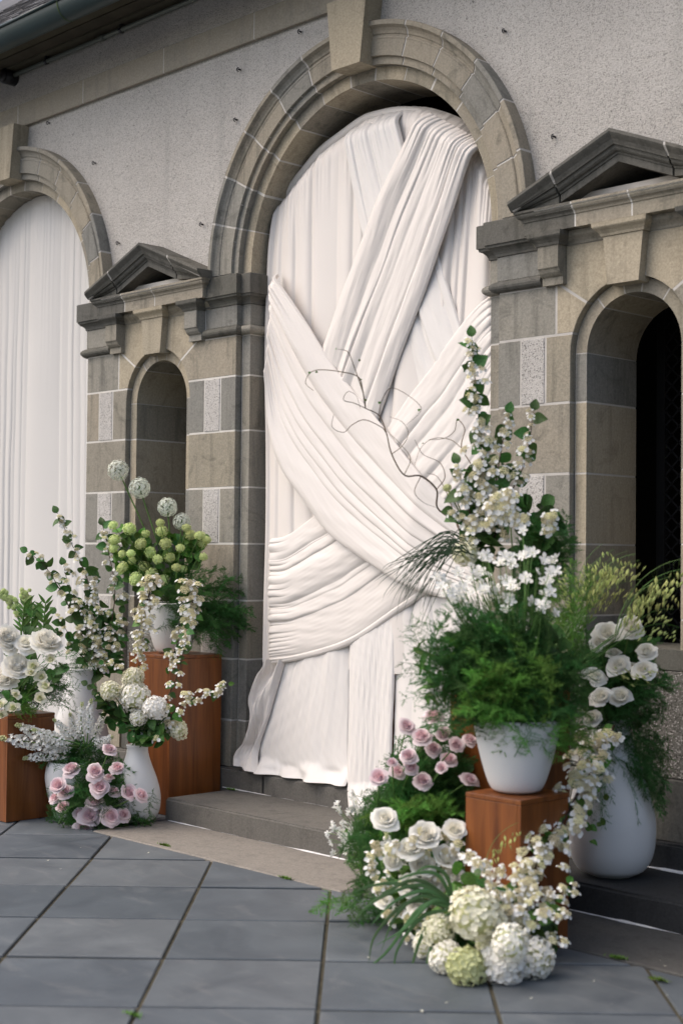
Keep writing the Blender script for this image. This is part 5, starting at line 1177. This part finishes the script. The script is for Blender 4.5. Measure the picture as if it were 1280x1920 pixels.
# --- garland falling from the rose vase to the ground
dgl = d8-.02
GP = [(1150, 1360, .4), (1125, 1410, .3), (1095, 1455, .15), (1075, 1500, .05), (1045, 1555, -.06), (1010, 1600, -.18), (985, 1650, -.25), (945, 1680, -.32), (905, 1690, -.38)]
leafy_branch('blossom_garland', GP, dgl, 'straw blossom garland falling from the rose vase past the front pedestal', 'front garlands', 'straw', 76, 26, .040, .08, spread=.045, lkind='leaf2', stem_r=.005, cat='garland')
leafy_branch('blossom_garland', [(x+random.uniform(-6, 6), y+6, z-.02) for x, y, z in GP], dgl, 'white florets woven along the falling garland', 'front garlands', 'lace', 60, 6, .036, .06, spread=.055, cat='garland')
leafy_branch('blossom_garland', [(905, 1690, -.4), (940, 1720, -.4), (985, 1735, -.36), (1030, 1700, -.3), (1062, 1655, -.25)], dgl, 'curling tail of the garland across the front pedestal', 'front garlands', 'lace', 40, 16, .030, .07, spread=.07, lkind='leaf2', cat='garland')
leafy_branch('blossom_garland', [(1000, 1760, -.42), (960, 1740, -.42), (930, 1690, -.40), (900, 1640, -.35)], dgl, 'low white garland above the ground hydrangeas', 'front garlands', 'lace', 46, 10, .030, .06, spread=.09, cat='garland')
# --- pink roses in the rear, before the drape
B9 = Vector((1.30, -1.12, .25)); d9 = dep(B9)-.30
PR = [(812, 1345, 17), (762, 1362, 15), (790, 1382, 17), (832, 1378, 17), (854, 1398, 17), (880, 1388, 14), (840, 1425, 16), (766, 1418, 15), (792, 1465, 18), (710, 1458, 18), (745, 1447, 15), (880, 1463, 16), (828, 1440, 12), (770, 1440, 13), (735, 1430, 10), (812, 1405, 14)]
roses('pink', [(x, y, r*.95, random.uniform(-.08, .1)) for x, y, r in PR], d9, B9, 'pink_rose', 'soft pink rose between the drape and the front pot, %s counting from the drape', 'rose', 'pink roses before the drape', spread=.6)
fern('fern_bunch', B9, scatter([(690, 1470), (740, 1400), (860, 1350), (900, 1420), (880, 1560), (780, 1580), (700, 1550)], 120), d9+.05, 'mid green fern carrying the rear pink roses', 'ferns', 'fern', .8, jit=.10)
fern('fern_bunch', B9, scatter([(740, 1500), (860, 1480), (870, 1560), (760, 1580)], 40), d9-.15, 'yellow green fern below the rear pink roses', 'ferns', 'fern2', .7)
root = empty('leaf_sprigs', B9, label='dark leaves under the rear pink roses', cat='foliage'); leaves_at(root, scatter([(720, 1440), (870, 1400), (880, 1560), (740, 1600)], 70), d9+.08, .075)
# --- ground bed at the foot of the front pedestal
GB = Vector((1.72, -1.30, .03)); dgb = dep(GB)
fern('fern_bunch', GB+Vector((-.12, .05, .05)), scatter([(660, 1640), (700, 1560), (830, 1500), (880, 1600), (860, 1720), (740, 1730), (670, 1720)], 130), dgb+.10, 'dark fern bank at the foot of the front pedestal', 'ferns', 'fern', .8, jit=.12)
fern('fern_bunch', GB+Vector((-.25, .05, .02)), [(600, 1715, .1), (590, 1722, .1), (610, 1690, .1), (625, 1712, .1), (640, 1700, .1), (585, 1712, .12), (650, 1725, .1), (635, 1680, .1)], dgb, 'pale fern tips lying out over the paving joint', 'ferns', 'fern2', .45)
root = empty('leaf_sprigs', GB, label='dark leaves deep in the ground bed', cat='foliage'); leaves_at(root, scatter([(690, 1580), (900, 1580), (1010, 1700), (980, 1800), (820, 1800), (720, 1700)], 110), dgb-.05, .085)
roses('whiterose', [(797, 1568, 29), (852, 1558, 23, .03), (722, 1536, 22), (768, 1592, 22), (792, 1625, 26), (834, 1608, 25), (768, 1660, 21), (810, 1658, 20), (850, 1645, 19), (735, 1618, 15), (780, 1700, 17), (720, 1690, 14)], dgb-.12, GB, 'white_rose', 'white garden rose in the ground bed, %s counting from the steps', 'rose', 'white roses in the ground bed', spread=.55)
for (a, b), t in (((728, 1660), (722, 1580)), 'upright'), (((730, 1745), (760, 1640)), 'lower'), (((780, 1700), (745, 1610)), 'middle'):
    p, q = atd(*a, dgb-.05), atd(*b, dgb-.08); root = empty('stock_flower', GB, label='cream white stock spike in the ground bed, %s one' % t, cat='stock', group='stocks in the ground bed'); L = (q-p).length; obj('flower_spike', pick('stock'), root, M4(p, q-p, UPV, max(L, .2)*1.1))
heads('hyd_cream', [(890, 1715, 50, -.44), (915, 1768, 26, -.40), (820, 1745, 32, -.2)], dgb-.22, GB, 'cream_hydrangea', 'cream hydrangea in the ground bed, %s counting from the steps', 'hydrangea', 'cream hydrangeas in the ground bed')
rest = lambda x, y, r: CAM.z/(.86*r/CAM_F-ray(x, y).z)
heads('hyd_green', [(876, 1812, 38)], rest(876, 1812, 38), GB, 'green_hydrangea', 'lime tinged hydrangea%.0s resting lowest on the paving', 'hydrangea', 'hydrangeas resting on the paving')
heads('hyd_pure', [(942, 1803, 43)], rest(942, 1803, 43), GB, 'white_hydrangea', 'brightest white hydrangea%.0s resting on the paving before the front pedestal', 'hydrangea', 'hydrangeas resting on the paving')
heads('hyd_white', [(1002, 1797, 39, rest(1002, 1797, 39)-5.2), (835, 1795, 32, rest(835, 1795, 32)-5.2), (800, 1770, 28, rest(800, 1770, 28)-5.2), (955, 1768, 34, .02)], 5.2, GB, 'white_hydrangea', 'white hydrangea along the paving edge of the bed, %s counting from the steps', 'hydrangea', 'hydrangeas resting on the paving')
root = empty('lily_grass', GB, label='long arching grass blades sweeping out over the paving', cat='grass')
for pts in ([(855, 1695), (780, 1650), (700, 1690), (655, 1738)], [(855, 1700), (790, 1660), (720, 1680), (670, 1715)], [(850, 1700), (790, 1700), (720, 1790), (640, 1848)], [(850, 1705), (770, 1690), (705, 1750), (690, 1810)], [(850, 1710), (800, 1740), (775, 1800), (762, 1872)], [(845, 1705), (790, 1720), (745, 1780), (738, 1835)], [(850, 1700), (800, 1670), (740, 1690), (690, 1740)], [(848, 1690), (820, 1640), (770, 1640), (720, 1665)], [(850, 1700), (810, 1690), (760, 1740), (700, 1775)], [(846, 1712), (815, 1760), (800, 1810), (805, 1840)], [(848, 1705), (790, 1680), (740, 1720), (712, 1790)], [(850, 1690), (835, 1640), (800, 1625), (760, 1650)], [(850, 1700), (760, 1660), (700, 1660), (650, 1680)]):
    blade(root, [(x, y, -.02*k) for k, (x, y) in enumerate(pts)], dgb-.42, .0085)
root = empty('lacecap_hydrangea', GB, label='loose drift of white lacecap florets over the ground hydrangeas', cat='hydrangea')
for x, y in scatter([(850, 1600), (930, 1620), (1040, 1680), (1040, 1760), (975, 1760), (900, 1640)], 36): obj('flower_cluster', pick('lace'), root, M4(atd(x, y, dgb-.45+random.uniform(-.05, .1)), tocam(GB)+UPV*.4+Vector((random.gauss(0, .3),)*3), UPV, random.uniform(.026, .036), random.uniform(0, 6)))
leaves_at(root, scatter([(860, 1610), (1040, 1690), (1040, 1770), (880, 1760), (790, 1730)], 40), dgb-.36, .07, 'leaf2')
leaves_at(root, scatter([(790, 1740), (1040, 1740), (1030, 1800), (830, 1810)], 40), dgb-.36, .08, 'leaf')
root = empty('blossom_drift', GB, label='small white florets strewn through the ground bed between the roses', cat='blossom')
for x, y in scatter([(690, 1590), (760, 1540), (870, 1560), (900, 1660), (850, 1740), (760, 1760), (700, 1680)], 70): obj('flower_cluster', pick('lace'), root, M4(atd(x, y, dgb-.22+random.uniform(-.06, .12)), tocam(GB)+UPV*.4+Vector((random.gauss(0, .3),)*3), UPV, random.uniform(.022, .034), random.uniform(0, 6)))
leaves_at(root, scatter([(690, 1600), (870, 1570), (890, 1720), (740, 1750)], 36), dgb-.16, .06, 'leaf2')
# --- white freesia-like sprays before the steps
B10 = Vector((1.25, -1.05, .12)); d10 = dep(B10)
for x, y in scatter([(605, 1545), (640, 1490), (690, 1480), (700, 1560), (670, 1600), (620, 1610)], 62):
    p = atd(x, y, d10+random.uniform(-.12, .12)); root = empty('white_starflower', B10, label='tiny white flower on a thread-like stem before the steps', cat='starflower', group='tiny white flowers before the steps')
    obj('bloom', pick('star'), root, M4(p, Vector((random.gauss(0, 1), random.gauss(-.6, .8), random.gauss(.2, .7))), UPV, random.uniform(.016, .024))); stem_part(root, p, B10+Vector((random.uniform(-.05, .05), random.uniform(-.05, .05), 0)), .0012, 'stem', .05)
fern('fern_bunch', B10, scatter([(640, 1520), (710, 1500), (720, 1600), (650, 1620)], 26), d10+.05, 'light sprigs among the tiny white flowers before the steps', 'ferns', 'fern2', .6)
# --- moss and weeds in the joints
for (x, y, n), t in zip(((308, 1585, 16), (535, 1647, 14), (435, 1481, 10), (445, 1563, 10), (1155, 1796, 14), (1235, 1838, 12), (250, 1903, 8)), ('by the border stone corner', 'halfway along the border stone', 'on the lower step', 'at the foot of the lower step', 'beside the front pedestal', 'by the border near the picture edge', 'in the nearest paving joint')):
    p = onZ(x, y, .135 if n == 10 and y < 1500 else .004); mb = MB()
    for k in range(n*9):
        a = random.uniform(0, 6.28); q = random.gauss(0, .014); c = np.array([p.x+q*1.4, p.y+random.gauss(0, .005), p.z]); h = random.uniform(.004, .014); d = np.array([math.cos(a)*.012, math.sin(a)*.012, h]); s = np.array([-math.sin(a), math.cos(a), 0])*.003
        mb.add([c+s, c-s, c+d], [(0, 1, 2)])
    o = bake(mb, 'moss_tuft', 'moss'); tag(o, 'little green moss tuft '+t, 'moss', 'moss in the joints', 'stuff')
mb = MB()
for x, y in scatter([(640, 1760), (1270, 1800), (1270, 1880), (700, 1900)], 13)+scatter([(60, 1580), (330, 1590), (400, 1640), (100, 1640)], 4):
    p = onZ(x, y, .006); a = random.uniform(0, 6.28); w = random.uniform(.004, .009); c, s_ = math.cos(a)*w, math.sin(a)*w
    mb.add([(p.x-c, p.y-s_, .006), (p.x+s_*.6, p.y-c*.6, .007), (p.x+c, p.y+s_, .010), (p.x-s_*.6, p.y+c*.6, .007)], [(0, 1, 2, 3)])
tag(bake(mb, 'fallen_petals', 'cream'), 'scatter of fallen pale petals on the dark paving', 'petals', None, 'stuff')
